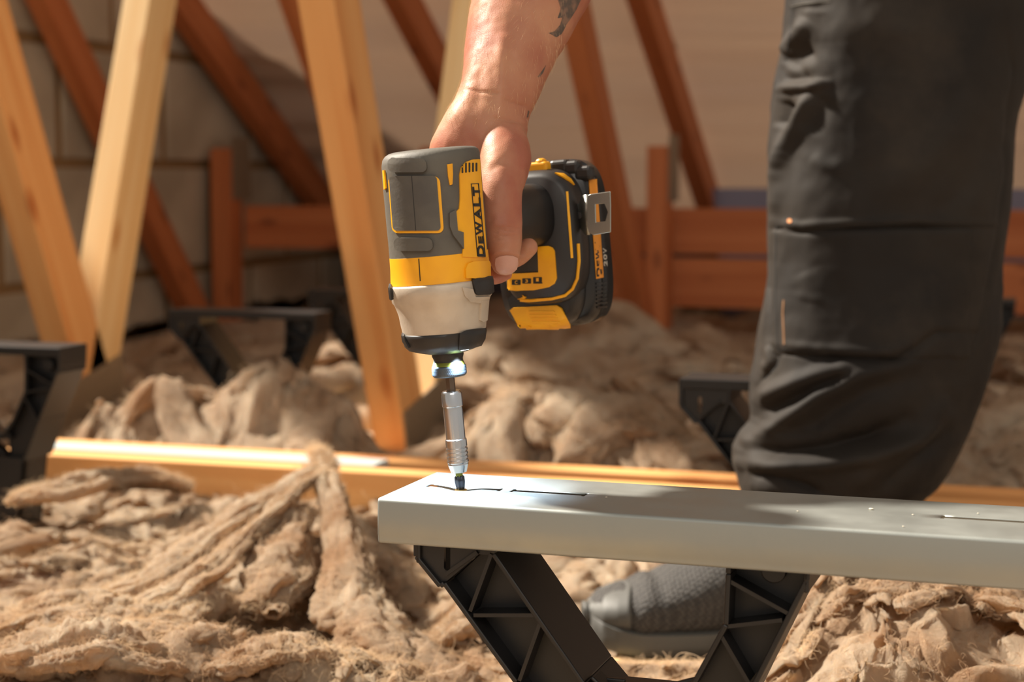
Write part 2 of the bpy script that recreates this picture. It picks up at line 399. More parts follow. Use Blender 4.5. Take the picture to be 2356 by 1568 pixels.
def make_support():
    t = empty('floor_support', (0, 0, 0))
    bm = bmesh.new(); prism(bm, [(0, .225), (.228, .225), (.228, .235), (0, .235)], 0, D)
    prism(bm, [(.0, .205), (.003, .205), (.003, .226), (0, .226)], 0, D); prism(bm, [(.225, .205), (.228, .205), (.228, .226), (.225, .226)], 0, D)
    bevel(from_bm('top_plate', bm, M['black_plastic'], t), .0012)
    # left leg: recessed web, outer and inner flange
    bm = bmesh.new()
    prism(bm, [(.036, .226), (.036, .212), (.0175, .1945), (.0615, .140), (.092, .104), (.112, .104), (.122, .143), (.1015, .143), (.0475, .214), (.0475, .226)], .016, .020)
    for a, b in zip(lo_l[:-1], lo_l[1:]): strip2(bm, a, b, .003, 0, D)
    strip2(bm, (.0475, .226), (.0475, .214), .003, 0, D); strip2(bm, (.0475, .214), (.1015, .143), .003, 0, D); strip2(bm, (.1015, .143), (.118, .125), .003, 0, D)
    bevel(from_bm('leg', bm, M['black_plastic'], t), .0008)
    kh = poly_fill([[(.001, .226), (.001, .209), (.0150, .1935), (.0185, .1955), (.038, .2125), (.046, .2125), (.046, .226)], rrect(.0165, .2015, .0205, .2175, .0019)])
    kh.verts.index_update(); fv = [(v.co.x, .003, v.co.y) for v in kh.verts]; n = len(fv); Fk = []
    for f in kh.faces: ids = [v.index for v in f.verts]; Fk += [ids, [i+n for i in reversed(ids)]]
    for e in kh.edges:
        if len(e.link_faces) == 1: a, b = e.verts[0].index, e.verts[1].index; Fk.append((a, b, b+n, a+n))
    kh.free(); b2 = bmesh.new(); vv = [b2.verts.new(p) for p in fv+[(x, .006, z) for x, y, z in fv]]
    for f in Fk: b2.faces.new([vv[i] for i in f])
    from_bm('slotted_plate', b2, M['black_plastic'], t)
    bm = bmesh.new()
    prism(bm, [(.184, .226), (.184, .2125), (.183, .184), (.1652, .149), (.148, .143), (.150, .104), (.178, .104), (.1992, .152), (.2268, .212), (.228, .226)], .016, .020)
    for a, b in zip(ro[:-1], ro[1:]): strip2(bm, a, b, .003, 0, D)
    for a, b in zip([(.184, .226)]+ri, ri+[(.148, .127)]): strip2(bm, a, b, .003, 0, D)
    r = bmesh.ops.create_cone(bm, cap_ends=True, segments=20, radius1=.007, radius2=.007, depth=.01)['verts']
    for v in r: v.co = Vector((v.co.x+.207, v.co.z+.014, v.co.y+.214))
    bevel(from_bm('leg', bm, M['black_plastic'], t), .0008)
    for a, b in (((1023, 1322), (1097, 1270)), ((1081, 1406), (1130, 1274)), ((1089, 1415), (1233, 1414)), ((1195, 1565), (1244, 1429)),
                 ((1680, 1333), (1814, 1406)), ((1663, 1439), (1802, 1422)), ((1657, 1451), (1724, 1565))):
        bm = bmesh.new(); strip2(bm, L2(*a), L2(*b), .0022, .001, .019); from_bm('rib', bm, M['black_plastic'], t)
    bm = bmesh.new(); prism(bm, [(.108, .134), (.158, .134), (.158, .127), (.108, .127)], .004, D-.004)
    strip2(bm, (.105, .146), (.150, .108), .0025, .004, .02); bevel(from_bm('crossbar', bm, M['black_plastic'], t), .001)
    bm = bmesh.new(); prism(bm, [(.092, .106), (.178, .106), (.165, .012), (.105, .012)], .006, .012); prism(bm, [(.092, .106), (.178, .106), (.165, .012), (.105, .012)], D-.012, D-.006)
    prism(bm, [(.092, .106), (.097, .106), (.110, .012), (.105, .012)], .006, D-.006); prism(bm, [(.173, .106), (.178, .106), (.165, .012), (.160, .012)], .006, D-.006)
    bevel(from_bm('stem', bm, M['black_plastic'], t), .001)
    bm = bmesh.new(); prism(bm, [(-.02, 0), (.22, 0), (.22, .012), (-.02, .012)], -.01, D+.01); bevel(from_bm('foot', bm, M['black_plastic'], t), .001)
    return t
sup = make_support(); bpy.context.view_layer.update()
fr = PZ(2334, 690, .205)
spots = [(-.352, .93, 'black ribbed plastic support under the near end of the steel beam'),
         (-.344, 1.628, 'black plastic support with a keyhole slot, half hidden behind the trouser leg'),
         (-1.301, 1.705, 'black plastic support cut off by the left edge of the photo'),
         (-1.226, 2.24, 'black V-shaped plastic support standing free in the wool, left of the thick pine web'),
         (-1.2176, 2.711, 'black plastic support in the shade directly left of the driver, behind the pine web'),
         (fr.x-.228, fr.y, 'black plastic support barely showing at the right edge past the trousers')]
for i, (x, y, lab) in enumerate(spots):
    if i == 0: o = sup
    else:
        o = sup.copy(); C.objects.link(o)
        for ch_ in list(sup.children):
            c2 = ch_.copy(); C.objects.link(c2); c2.parent = o
    o.location = (x, y, -.03); tag(o, lab, 'support', 'raised floor supports')
sup.rotation_euler.z = math.radians(-1.3)

# ---- galvanised steel beam with slots (one folded sheet)
def steel_mat():
    m = bpy.data.materials.new('galvanised_steel'); m.use_nodes = True; N = m.node_tree.nodes; L = m.node_tree.links; b = N['Principled BSDF']
    b.inputs['Base Color'].default_value = srgb(158, 162, 158); b.inputs['Metallic'].default_value = .8; b.inputs['Roughness'].default_value = .42; b.inputs['Specular IOR Level'].default_value = .5
    tc = N.new('ShaderNodeTexCoord'); n = N.new('ShaderNodeTexNoise'); n.inputs['Scale'].default_value = 26; n.inputs['Detail'].default_value = 4
    L.new(tc.outputs['Object'], n.inputs['Vector']); r = N.new('ShaderNodeMapRange'); r.inputs[1].default_value = .35; r.inputs[2].default_value = .7; r.inputs[3].default_value = .46; r.inputs[4].default_value = .6
    L.new(n.outputs[0], r.inputs[0]); L.new(r.outputs[0], b.inputs['Roughness'])
    n2 = N.new('ShaderNodeTexNoise'); n2.inputs['Scale'].default_value = 900; L.new(tc.outputs['Object'], n2.inputs['Vector'])
    bp = N.new('ShaderNodeBump'); bp.inputs['Strength'].default_value = .05; bp.inputs['Distance'].default_value = .0005; L.new(n2.outputs[0], bp.inputs['Height']); L.new(bp.outputs[0], b.inputs['Normal'])
    return m
M['steel'] = steel_mat()
BY0, BW, BH = .9200, .0955, .0262
beam = empty('steel_beam', (-.3712, BY0, .214), 'long silver galvanised steel floor beam with slots, lying level across the foreground', 'beam', rot=(0, 0, math.radians(-1.3)))
Binv = (Matrix.Translation((-.3712, BY0, .214)) @ Matrix.Rotation(math.radians(-1.3), 4, 'Z')).inverted()
def BL_(px, py): return Binv @ PZ(px, py, .214)
s1 = (BL_(988, 1115), BL_(1157, 1125)); s2 = (BL_(1178, 1127), BL_(1352, 1136)); s3 = BL_(2166, 1186); bitb = BL_(1060, 1120)
BEAM_INFO = (s1, s2, s3, bitb)
slots = [(s1[0].x, s1[1].x, s1[0].y), (s2[0].x, s2[1].x, s2[0].y), (s3.x, s3.x+.066, s3.y), (s3.x+.072, s3.x+.138, s3.y), (s3.x+.42, s3.x+.49, s3.y)]
slots[0] = (slots[0][0], slots[0][1], bitb.y+.0003); slots[1] = (slots[1][0], slots[1][1], bitb.y+.0003)
yc = bitb.y; SW = .0048
slots = [(a, b, yc) for a, b, c in slots]
xs = sorted(set([0, 1.55]+[round(v, 5) for s in slots for v in (s[0], s[0]+.002, s[1]-.002, s[1])]+[round(bitb.x+.055*k/40, 5) for k in range(-30, 31)]+[i*.02 for i in range(1, 77)]))
xs = [x for x in xs if x >= 0]
xs = [x for i, x in enumerate(xs) if i == 0 or x-xs[i-1] > .0004]
R_ = .0022; prof = []   # (y, z) across the sheet from one lip to the other
prof += [(.010, -BH), (.004, -BH)]+[(.0018-.0018*math.sin(a), -BH+.0018-.0018*math.cos(a)) for a in (0, .5, 1.05, 1.57)]
prof += [(0, -BH+.0045), (-.0004, -BH+.0052), (-.0004, -.012)]+[(R_-R_*math.cos(a), -R_+R_*math.sin(a)) for a in (0, .4, .8, 1.2, 1.57)]
ymid = [R_+(yc-SW-R_)*k/14 for k in range(1, 14)]+[yc-SW, yc-SW*.6, yc+SW*.6, yc+SW]+[yc+SW+(BW-R_-yc-SW)*k/14 for k in range(1, 14)]
prof += [(y, 0) for y in ymid]+[(BW-R_+R_*math.sin(a), -R_+R_*math.cos(a)) for a in (0, .4, .8, 1.2, 1.57)]+[(BW, -.012), (BW, -BH+.002), (BW-.002, -BH), (BW-.01, -BH)]
bm = bmesh.new(); G = []
for x in xs:
    row = []
    for (y, z) in prof:
        zz = z
        if z == 0:
            d = math.hypot((x-bitb.x)/.012, (y-yc)/.010); zz -= .0022*math.exp(-d*d*1.6)
        row.append(bm.verts.new((x, y, zz)))
    G.append(row)
for i in range(len(xs)-1):
    for j in range(len(prof)-1):
        xm = (xs[i]+xs[i+1])/2; ym = (prof[j][0]+prof[j+1][0])/2; hole = False
        if prof[j][1] == 0 and prof[j+1][1] == 0:
            for a, b, c in slots:
                if a < xm < b:
                    hw = SW if (xm < a+.002 or xm > b-.002) else SW*.62
                    if abs(ym-c) < hw: hole = True
        if not hole: bm.faces.new((G[i][j], G[i+1][j], G[i+1][j+1], G[i][j+1]))
for v in [v for v in bm.verts if not v.link_faces]: bm.verts.remove(v)
sheet = from_bm('folded_sheet', bm, M['steel'], None, smooth=True); sheet.parent = beam
sd = sheet.modifiers.new('s', 'SOLIDIFY'); sd.thickness = .0006; sd.offset = -1
smooth_ang(sheet, 50)
# wood chips and dust on the beam
CL = ['largest pale chip on the beam, in front of the trouser leg', 'faint speck on the beam near its back edge, left of the largest chip', 'speck on the beam just right of the largest chip', 'rightmost speck on the beam, beyond the right-hand slot', 'speck nearest the front edge of the beam, below the largest chip', 'leftmost speck on the beam, close to the end of the second slot']
for i, (px, py) in enumerate(((2004, 1170), (1835, 1175), (2100, 1183), (2250, 1180), (2078, 1210), (1395, 1143))):
    p = PZ(px, py, .2145); bm = bmesh.new(); bmesh.ops.create_icosphere(bm, subdivisions=1, radius=.0011 if i == 0 else .0005)
    for v in bm.verts: v.co.z *= .5; v.co.x *= 1.4; v.co += p
    tag(from_bm('wood_chip', bm, mat('chip', srgb(220, 210, 190), .8)), CL[i], 'chip', 'chips on the beam')
# ================================================================== IMPACT DRIVER
M['yellow'] = mat('yellow_plastic', srgb(240, 172, 20), .42, bump=(1500, .05, .0003), var=(40, srgb(226, 156, 20), 3, .45, .7))
M['rubber'] = mat('grey_rubber', srgb(92, 88, 80), .62, bump=(350, .25, .0006), var=(30, srgb(74, 70, 66), 4, .4, .65))
M['dark'] = mat('dark_plastic', srgb(34, 31, 30), .45, bump=(1200, .08, .0003))
M['alu'] = mat('cast_aluminium', srgb(196, 184, 168), .5, .35, bump=(700, .18, .0004), var=(60, srgb(180, 166, 150), 4, .4, .7))
M['chrome'] = mat('polished_steel', srgb(205, 208, 212), .2, 1.0)
M['chrome_dull'] = mat('dull_steel', srgb(96, 106, 116), .45, .9, bump=(400, .1, .0003))
M['shaft'] = mat('shaft_steel', srgb(110, 98, 88), .35, .9)
M['collet_yellow'] = mat('collet_band', srgb(112, 118, 38), .45, .2)
M['bit'] = mat('blued_bit', srgb(70, 74, 84), .3, .9)
M['black_gloss'] = mat('black_gloss', srgb(24, 23, 24), .3)
M['letter'] = mat('lettering', srgb(22, 20, 18), .5)
M['letter_white'] = mat('pale_lettering', srgb(170, 165, 155), .5)
M['orange_strip'] = mat('label_strip', srgb(220, 140, 30), .45)
M['hook'] = mat('hook_steel', srgb(176, 178, 170), .3, .85)
M['led'] = mat('led_lens', srgb(235, 240, 255), .2, emis=((.85, .92, 1, 1), 6))
AX = (ZZ-RT*.0913).normalized(); T23 = math.radians(23)
HD = FH*math.cos(T23)+RT*math.sin(T23); HD = (HD-AX*AX.dot(HD)).normalized(); SD = HD.cross(AX).normalized()
P0 = PZ(1060, 1120.5, .214)-ZZ*.0019
def t_row(row):
    a, b = -.01, .3
    for _ in range(40):
        m_ = (a+b)/2
        if proj(P0+AX*m_)[1] > row: a = m_
        else: b = m_
    return a
ES = (RT-AX*AX.dot(RT)).normalized()
def ring_head(row, l, r, n=72, e=2.15, hx=1.0):
    t = t_row(row); c = P0+AX*t; px, py, d = proj(c); cx = (l+r)/2; rad = (r-l)/2*d/F; c = c+ES*((cx-px)*d/F)
    return [c+HD*(u*hx)+SD*v for u, v in sell(n, rad, rad, e)]
drv = empty('impact_driver', P0+AX*.15, 'yellow and black cordless impact driver held upright in the hand, bit on the beam', 'power drill')
K = [(343, 925, 1070), (344.5, 905, 1085), (347, 895, 1093), (352, 887, 1099), (360, 881.5, 1102.5), (372, 879.5, 1103.5), (400, 881, 1106), (450, 885.5, 1110), (500, 890, 1114), (550, 895, 1118), (585, 898, 1120.5), (604, 899.6, 1121.6)]
body = rings_mesh('rubber_body', [ring_head(*k) for k in K], M['rubber'], drv)
K2 = [(582, 901, 1117), (584, 897.6, 1121.4), (610, 899.6, 1123.6), (640, 900.5, 1125), (646, 899.5, 1125), (649, 904, 1122)]
collar = rings_mesh('collar', [ring_head(*k) for k in K2], M['yellow'], drv, ang=40)
K3 = [(645, 905, 1120), (648, 898, 1129), (652, 896.5, 1131.5), (672, 899.5, 1132.5), (676, 902, 1132), (686, 904, 1131), (692, 909, 1127), (704, 914, 1124), (716, 918.5, 1121), (740, 923.5, 1119), (762, 929, 1117), (775, 932, 1115)]
nose = rings_mesh('nose', [ring_head(*k) for k in K3], M['alu'], drv, ang=50)
K4 = [(758, 929, 1112), (762, 925.5, 1118), (768, 926.5, 1119), (788, 932, 1116), (798, 942, 1108), (805, 965, 1093), (810, 985, 1075), (812, 1000, 1065)]
bump = rings_mesh('bumper', [ring_head(*k) for k in K4], M['dark'], drv, ang=50)
def lathe(name, rows, m, hexa=0, ang=35, seg=48):
    out = []
    for row, hw in rows:
        t = t_row(row); c = P0+AX*t; d = proj(c)[2]; r = hw*d/F
        pts = sell(seg, r, r)
        if hexa:
            pts = []
            for i in range(seg):
                th = 2*math.pi*i/seg; rr = r*(1-hexa*(.5-.5*math.cos(6*th))) if hexa < 1 else r/max(abs(math.cos(((th+.26) % (math.pi/3))-math.pi/6)), .1)*.9
                pts.append((rr*math.cos(th), rr*math.sin(th)))
        out.append([c+HD*u+SD*v for u, v in pts])
    return rings_mesh(name, out, m, drv, ang=ang)
lathe('collet', [(806, 36), (816, 37), (824, 34), (830, 34), (842, 37)], M['dark'])
lathe('collet_band', [(829, 33), (832, 35), (841, 38)], M['collet_yellow'])
# knurled ring
rg = []
for row, hw in [(838, 37), (840.5, 39.5), (842, 40.2)]+[(842+k*1.6, 40.4) for k in range(1, 12)]+[(862, 39.8), (865, 36.5), (866, 12)]:
    t = t_row(row); c = P0+AX*t; d = proj(c)[2]; pts = []
    for i in range(240):
        th = 2*math.pi*i/240; kn = 0
        if 843 < row < 861: kn = .55*(max(0, math.cos(60*th+row*.75))**4+max(0, math.cos(60*th-row*.75))**4)
        r = (hw-1+kn)*d/F; pts.append(c+HD*(r*math.cos(th))+SD*(r*math.sin(th)))
    rg.append(pts)
rings_mesh('knurled_ring', rg, M['chrome_dull'], drv, ang=50)
lathe('shaft', [(862, 10.5), (908, 10.5)], M['shaft'], hexa=1.5, seg=48)
hold = empty('bit_holder', P0+AX*t_row(1000)); hold.parent = drv; hold.matrix_parent_inverse = parent_inv(drv); bpy.context.view_layer.update()
_d = drv; drv = hold
g = [(897, 12), (898, 20), (901, 22.5), (905, 24), (933, 24), (935, 22.2), (938, 22.4), (1008, 22.6), (1010, 24.8), (1026, 25)]
for k in range(4): y = 1027+k*9; g += [(y, 22.5), (y+2, 22.5), (y+2.6, 25), (y+8, 25)]
g += [(1064, 23.5), (1067, 24), (1085, 18), (1087, 12)]
lathe('sleeve', g, M['chrome'], ang=25)
lathe('colour_band', [(1084, 8), (1085, 8.4), (1095, 8.2)], M['collet_yellow'], hexa=1.5)
lathe('driver_bit', [(1093, 8), (1096, 11.5), (1108, 12), (1118, 10.5), (1125, 9.5), (1130, 4)], M['bit'], hexa=.28, ang=60)
drv = _d
# screw being driven
sc_ = empty('screw', P0, 'small screw under the driver bit, sinking into the slotted steel beam', 'screw')
_o = [[P0+AX*z+HD*u+SD*v for u, v in sell(24, r, r)] for z, r in ((.0008, .0026), (.0006, .0036), (-.0005, .0040), (-.002, .0022), (-.02, .0018), (-.03, .0004))]
rings_mesh('screw_body', _o, mat('screw_brass', srgb(200, 170, 100), .35, .9), sc_, ang=40)
bpy.context.view_layer.update()
B1 = bvh_of(body); B2 = bvh_of(collar); B3 = bvh_of(nose); B4 = bvh_of(bump)
def mirror(o, nm=None):
    """the same piece on the tool's other flank"""
    me = o.data.copy(); q = me.vertices; PP = P0
    mw = world_m(o); inv = mw.inverted()
    for v in q:
        p = mw @ v.co; k = (p-PP).dot(SD); v.co = inv @ (p-SD*(2*k))
    me.flip_normals(); o2 = o.copy(); o2.data = me; C.objects.link(o2); o2.parent = o.parent
    return o2
pan = [(1057, 440), (1056, 402), (1060, 385), (1070, 373), (1085, 367), (1101, 366)]+[(1101+ (y-366)*.073, y) for y in range(380, 600, 20)]+[(1118, 592), (1090, 592), (1062, 590), (1064, 570), (1063, 534), (1051, 531), (1046, 490), (1050, 485), (1055, 480), (1057, 460)]
pn = stick('side_panel', pan, B1, M['yellow'], drv, .0010, 7, .001, .0003); mirror(pn)
BP = bvh_of(pn)
t_ = text_fill('DEWALT', .035)
def place_text(bm, x0, y0, L_, Hh, lean=.078):
    """vertical lettering reading upwards: starts at (x0,y0), length L_, letter height Hh to the left"""
    for v in bm.verts: u, vv = v.co.x, v.co.y; py = y0-u*L_; v.co.x = x0-vv*Hh+(py-y0)*lean; v.co.y = py
    return bm
def small_e(parts, x0, y0, L_, Hh, bvh, m, t=.0005, lean=.078):
    tot = sum(w_ for _, w_, _ in parts); k = 0; obs = []
    for ch_, w_, sc in parts:
        b_ = text_fill(ch_, .03); Lk = L_*w_/tot; ys = y0-L_*k/tot
        place_text(b_, x0+(ys-y0)*lean, ys, Lk*.86, Hh*sc, lean); obs.append(stick('letter', b_, bvh, m, pn if m is M['letter'] else drv, t, 6, .0002)); k += w_
    return obs
fr_ = [(1083, 422), (1101, 421), (1117, 592), (1098, 594)]
stick('text_field', [fr_, [(x+(1.6 if i in (0, 3) else -1.6), y+(1.6 if i < 2 else -1.6)) for i, (x, y) in enumerate(fr_)]], BP, M['dark'], pn, .0003, 8, .0002)
small_e((('D', 1.15, 1), ('E', .75, .72), ('W', 1.35, 1), ('A', 1.15, 1), ('L', .9, 1), ('T', .95, 1)), 1114.5, 590, 164, 15.5, BP, M['letter'])
for k in range(5): x = 1062+k*8; stick('vent_slot', rrect(x, 374 if k else 380, x+3.4, 398-k, 1.5), BP, M['dark'], pn, .0003, 6, .0001)
# square pad with its yellow outline, bumps, slits
Q = lambda x, y: (x+(y-470)*.078, y)
def quad(x0, y0, x1, y1, r): return [Q(*p) for p in rrect(x0, y0, x1, y1, r)]
stick('pad_outline', [quad(900, 405, 1016, 536, 14), quad(905, 402, 1011, 531, 10)][:1], B1, M['yellow'], drv, .0009, 8, .001, .0003)
stick('pad', quad(904.5, 404, 1009.5, 530, 9), B1, M['rubber'], drv, .0016, 8, .001, .0004)
stick('pad_seam', [Q(954, 404), Q(955.4, 404), Q(955.4, 530), Q(954, 530)], B1, M['dark'], drv, .0017, 10)
stick('grip_bump', quad(908, 366, 990, 396, 12), B1, M['rubber'], drv, .0030, 6, .001, .0014)
stick('grip_bump', quad(908, 546, 990, 576, 12), B1, M['rubber'], drv, .0030, 6, .001, .0014)
stick('yellow_slit', [(1028, 378), (1040, 376), (1041, 400), (1040, 424), (1034, 426), (1030, 404)], B1, M['yellow'], drv, .0010, 5, .001, .0003)
stick('yellow_slit', [(883, 392), (886.5, 391), (890, 432), (886.5, 436)], B1, M['yellow'], drv, .0010, 5, .001)
stick('rubber_boss', [(1032, 490), (1046, 482), (1050, 530), (1062, 534), (1063, 572), (1040, 540), (1033, 520)], B1, M['rubber'], drv, .0024, 6, .001, .0008)
stick('collar_seam', [(962, 585), (964, 585), (968, 646), (966, 646)], B2, M['letter'], drv, .00025, 10)
stick('collar_boss', [(1070, 640), (1069, 618), (1074, 606), (1086, 601), (1120, 600), (1123, 606), (1124, 636), (1100, 639)], B2, M['yellow'], drv, .0016, 6, .001, .0006)
for pts in ([(1084, 643), (1129, 639), (1131, 670), (1122, 676), (1096, 678), (1090, 672), (1087, 656)], [(897.5, 652), (903, 653), (906, 688), (902, 686)]):
    stick('bumper_clip', pts, B3, M['dark'], drv, .0018, 6, .001, .0006)
stick('nose_boss', [(1062, 660), (1086, 664), (1092, 682), (1124, 680), (1118, 690), (1100, 696), (1080, 692), (1068, 680)], B3, M['alu'], drv, .0012, 6, .001, .0006)
stick('nose_lug', [(1104, 690), (1121, 688), (1117, 736), (1108, 740), (1102, 736)], B3, M['alu'], drv, .0014, 5, .001, .0004)
stick('bumper_rib', [(1056, 768), (1076, 762), (1112, 757), (1112, 778), (1104, 792), (1070, 800), (1054, 802)], B4, M['dark'], drv, .0014, 6, .001, .0005)
stick('bumper_rib', [(925, 766), (929, 764), (937, 786), (944, 799), (938, 796), (930, 786)], B4, M['dark'], drv, .0012, 5, .001, .0004)
stick('led_lens', [(1056, 799), (1064, 795), (1083, 793), (1086, 796), (1076, 801), (1060, 804)], B4, M['led'], drv, .0008, 6, .0005)
for k, (u, v) in enumerate(((-.5, .87), (-.5, -.87), (1, 0))):
    ld = bpy.data.lights.new('work_light', 'SPOT'); lo = bpy.data.objects.new('work_light', ld); C.objects.link(lo)
    ld.energy = 1.1; ld.color = (.62, .8, 1); ld.spot_size = math.radians(95); ld.spot_blend = .7; ld.shadow_soft_size = .002
    lo.location = P0+AX*(t_row(815))+(HD*u+SD*v)*.0135; lo.rotation_euler = (AX+(HD*u+SD*v)*.12).to_track_quat('Z', 'Y').to_euler()
    lo.parent = drv; lo.matrix_parent_inverse = parent_inv(drv)
# ---- handle, foot, battery: rings across the handle direction
def on_plane(px, py, L_):
    r = ray(px, py); o_ = P0+HD*L_; k = (o_-CO).dot(HD)/r.dot(HD); return CO+r*k
def ring_foot(L_, cx, cy, hw, hh, e=3.4, n=64):
    c = on_plane(cx, cy, L_); d = proj(c)[2]; a, b = hw*d/F/math.cos(T23), hh*d/F
    return [c+SD*u+AX*v for u, v in sell(n, a, b, e)]
c0 = P0+AX*t_row(505)
hrings = []
for L_, hs, ha, dz in ((.012, .015, .030, .0), (.03, .0155, .026, -.001), (.06, .016, .022, -.002), (.10, .0165, .0205, -.004), (.13, .0165, .0205, -.005), (.150, .017, .021, -.006)):
    hrings.append([c0+HD*L_+AX*dz+SD*u+AX*v for u, v in sell(48, hs, ha, 2.5)])
handle = rings_mesh('handle', hrings, M['dark'], drv)
tr = []
for L_, hs, ha in ((.028, .004, .006), (.032, .008, .013), (.045, .009, .013), (.055, .008, .010), (.060, .003, .005)):
    tr.append([c0+HD*L_-AX*.026+SD*u+AX*v for u, v in sell(24, hs, ha, 2.5)])
rings_mesh('trigger', tr, M['yellow'], drv)
foot = rings_mesh('handle_foot', [ring_foot(*k) for k in ((.1475, 1236, 549, 76, 138, 3.0), (.150, 1237, 548, 86, 147, 3.1), (.154, 1240, 547, 92, 153, 3.2), (.160, 1243, 545, 95, 155, 3.2), (.180, 1262, 545, 95, 155, 3.2))], M['dark'], drv, ang=60)
bat = pack = rings_mesh('battery', [ring_foot(*k) for k in ((.163, 1236, 640, 74, 108, 3.0), (.168, 1240, 622, 92, 132, 3.3), (.1745, 1248, 606, 95, 148, 3.4), (.176, 1270, 563, 86, 182, 4.2), (.179, 1275, 562, 93, 190, 4.2), (.186, 1282, 561, 96, 190, 4.4), (.188, 1286, 560, 91, 184, 4.4), (.190, 1289, 559, 98, 190, 4.4), (.203, 1299, 558, 103, 188, 4.4), (.206, 1301, 557, 98, 182, 4.4))], M['black_gloss'], drv, ang=40)
pack['label'] = 'black battery pack with yellow release button'
bpy.context.view_layer.update()
BF = bvh_of(foot); BB = bvh_of(pack)
def line_band(pts, wd):
    """closed outline around a polyline"""
    P = [Vector(p) for p in pts]; L_, R__ = [], []
    for i, p in enumerate(P):
        a = P[max(i-1, 0)]; b = P[min(i+1, len(P)-1)]; t = (b-a).normalized(); n = Vector((-t.y, t.x))*wd/2; L_.append(tuple(p+n)); R__.append(tuple(p-n))
    return L_+R__[::-1]
Y = M['yellow']
stick('yellow_tab', [(1211, 446), (1240, 443), (1246, 455), (1246, 465), (1241, 470), (1217, 470)], BF, Y, drv, .0012, 6, .001, .0004)
stick('yellow_tab', [(1196, 470), (1203, 472), (1208, 480), (1201, 488), (1196, 486)], BF, Y, drv, .0012, 6, .001, .0004)
cpan = [(1238, 567), (1262, 565), (1272, 569), (1277, 577), (1279, 600), (1282, 640), (1277, 652), (1264, 660), (1230, 667), (1190, 668), (1172, 665), (1162, 657), (1158, 640), (1166, 630), (1240, 626)]
cp = stick('control_panel', cpan, BF, Y, drv, .0012, 6, .001, .0004); bpy.context.view_layer.update()
BC = bvh_of(cp)
for (x, y, ch_) in ((1178, 643, 'C'), (1202, 640, '3'), (1227, 637, '1')):
    stick('mode_field', rrect(x, y, x+20, y+12, 1.5), BC, M['letter'], cp, .0003, 6, .0001)
    b_ = text_fill(ch_, .02)
    for v in b_.verts: v.co.x = x+7+v.co.x*6; v.co.y = y+10-v.co.y*8
    stick('letter', b_, BC, M['yellow'], cp, .0005, 6, .0001)
stick('status_field', [rrect(1227, 649, 1248, 652, 1), ], BC, M['letter'], cp, .0003, 6, .0001)
stick('trim_line', line_band([(1180, 688), (1200, 689), (1220, 690), (1270, 686), (1300, 678), (1316, 664), (1327, 640), (1331, 600), (1329, 560)], 4.6), BF, Y, drv, .0010, 6, .001)
stick('trim_line', line_band([(1303.5, 441), (1309, 500), (1316, 593)], 4.4), BF, Y, drv, .0010, 6, .001)
stick('trim_line', [(1276, 399), (1296, 401), (1312, 413), (1320, 426), (1310, 418), (1294, 408)], BF, Y, drv, .0010, 6, .001)
rb = stick('release_button', [(1177, 712), (1183, 707), (1230, 704), (1283, 701), (1293, 708), (1304, 730), (1313, 748), (1290, 751), (1240, 751), (1200, 752)], BB, Y, bat, .0022, 6, .001, .0007)
bpy.context.view_layer.update(); BR = bvh_of(rb)
for k in range(4):
    y = 715+k*8; stick('button_ridge', rrect(1214+k*3, y, 1276+k*4, y+3, 1.4), BR, Y, bat, .0008, 6, .0002, .0002)
stick('label_strip', [(1354, 414), (1372, 412), (1388, 638), (1371, 641)], BB, M['orange_strip'], bat, .0006, 8, .0004)
bpy.context.view_layer.update()
_dr = drv; drv = bat
small_e((('D', 1.15, 1), ('E', .75, .8), ('W', 1.35, 1), ('A', 1.15, 1)), 1384, 636, 92, 11, BB, M['letter_white'] if False else M['letter_white'], .0003, .06)
for o in [o for o in bpy.data.objects if o.name.startswith('letter') and o.parent == bat]:
    o.data.materials.clear(); o.data.materials.append(M['letter'])
    for v in o.data.vertices: pass
    o.matrix_parent_inverse = Matrix.Translation((ray(1378, 590).normalized()*-.0005)) @ o.matrix_parent_inverse
small_e((('2', 1, 1), ('0', 1, 1), ('V', 1, 1)), 1397, 612, 44, 8, BB, M['letter_white'], .0004, .06)
drv = _dr
for k in range(7): y = 650+k*9; stick('side_rib', [(1371+k*.3, y), (1395, y-2), (1395, y+2), (1371+k*.3, y+4)], BB, M['dark'], bat, .0009, 8, .0005)
# knob and lugs on the top edge
def blk(name, px, py, L_, sz, m, par, bev=.0015):
    bm = bmesh.new(); R = Matrix((SD, HD, AX)).transposed(); bbox(bm, on_plane(px, py, L_), sz, R); return bevel(from_bm(name, bm, m, par), bev, 3)
blk('top_knob', 1238, 388, .162, (.016, .010, .009), Y, drv, .002); blk('top_knob', 1246, 381, .162, (.007, .009, .010), Y, drv, .003)
for px, py, s_ in ((1290, 384, .014), (1318, 386, .012), (1345, 398, .013)): blk('latch_lug', px, py, .180, (s_, .010, .010), M['dark'], bat, .003)
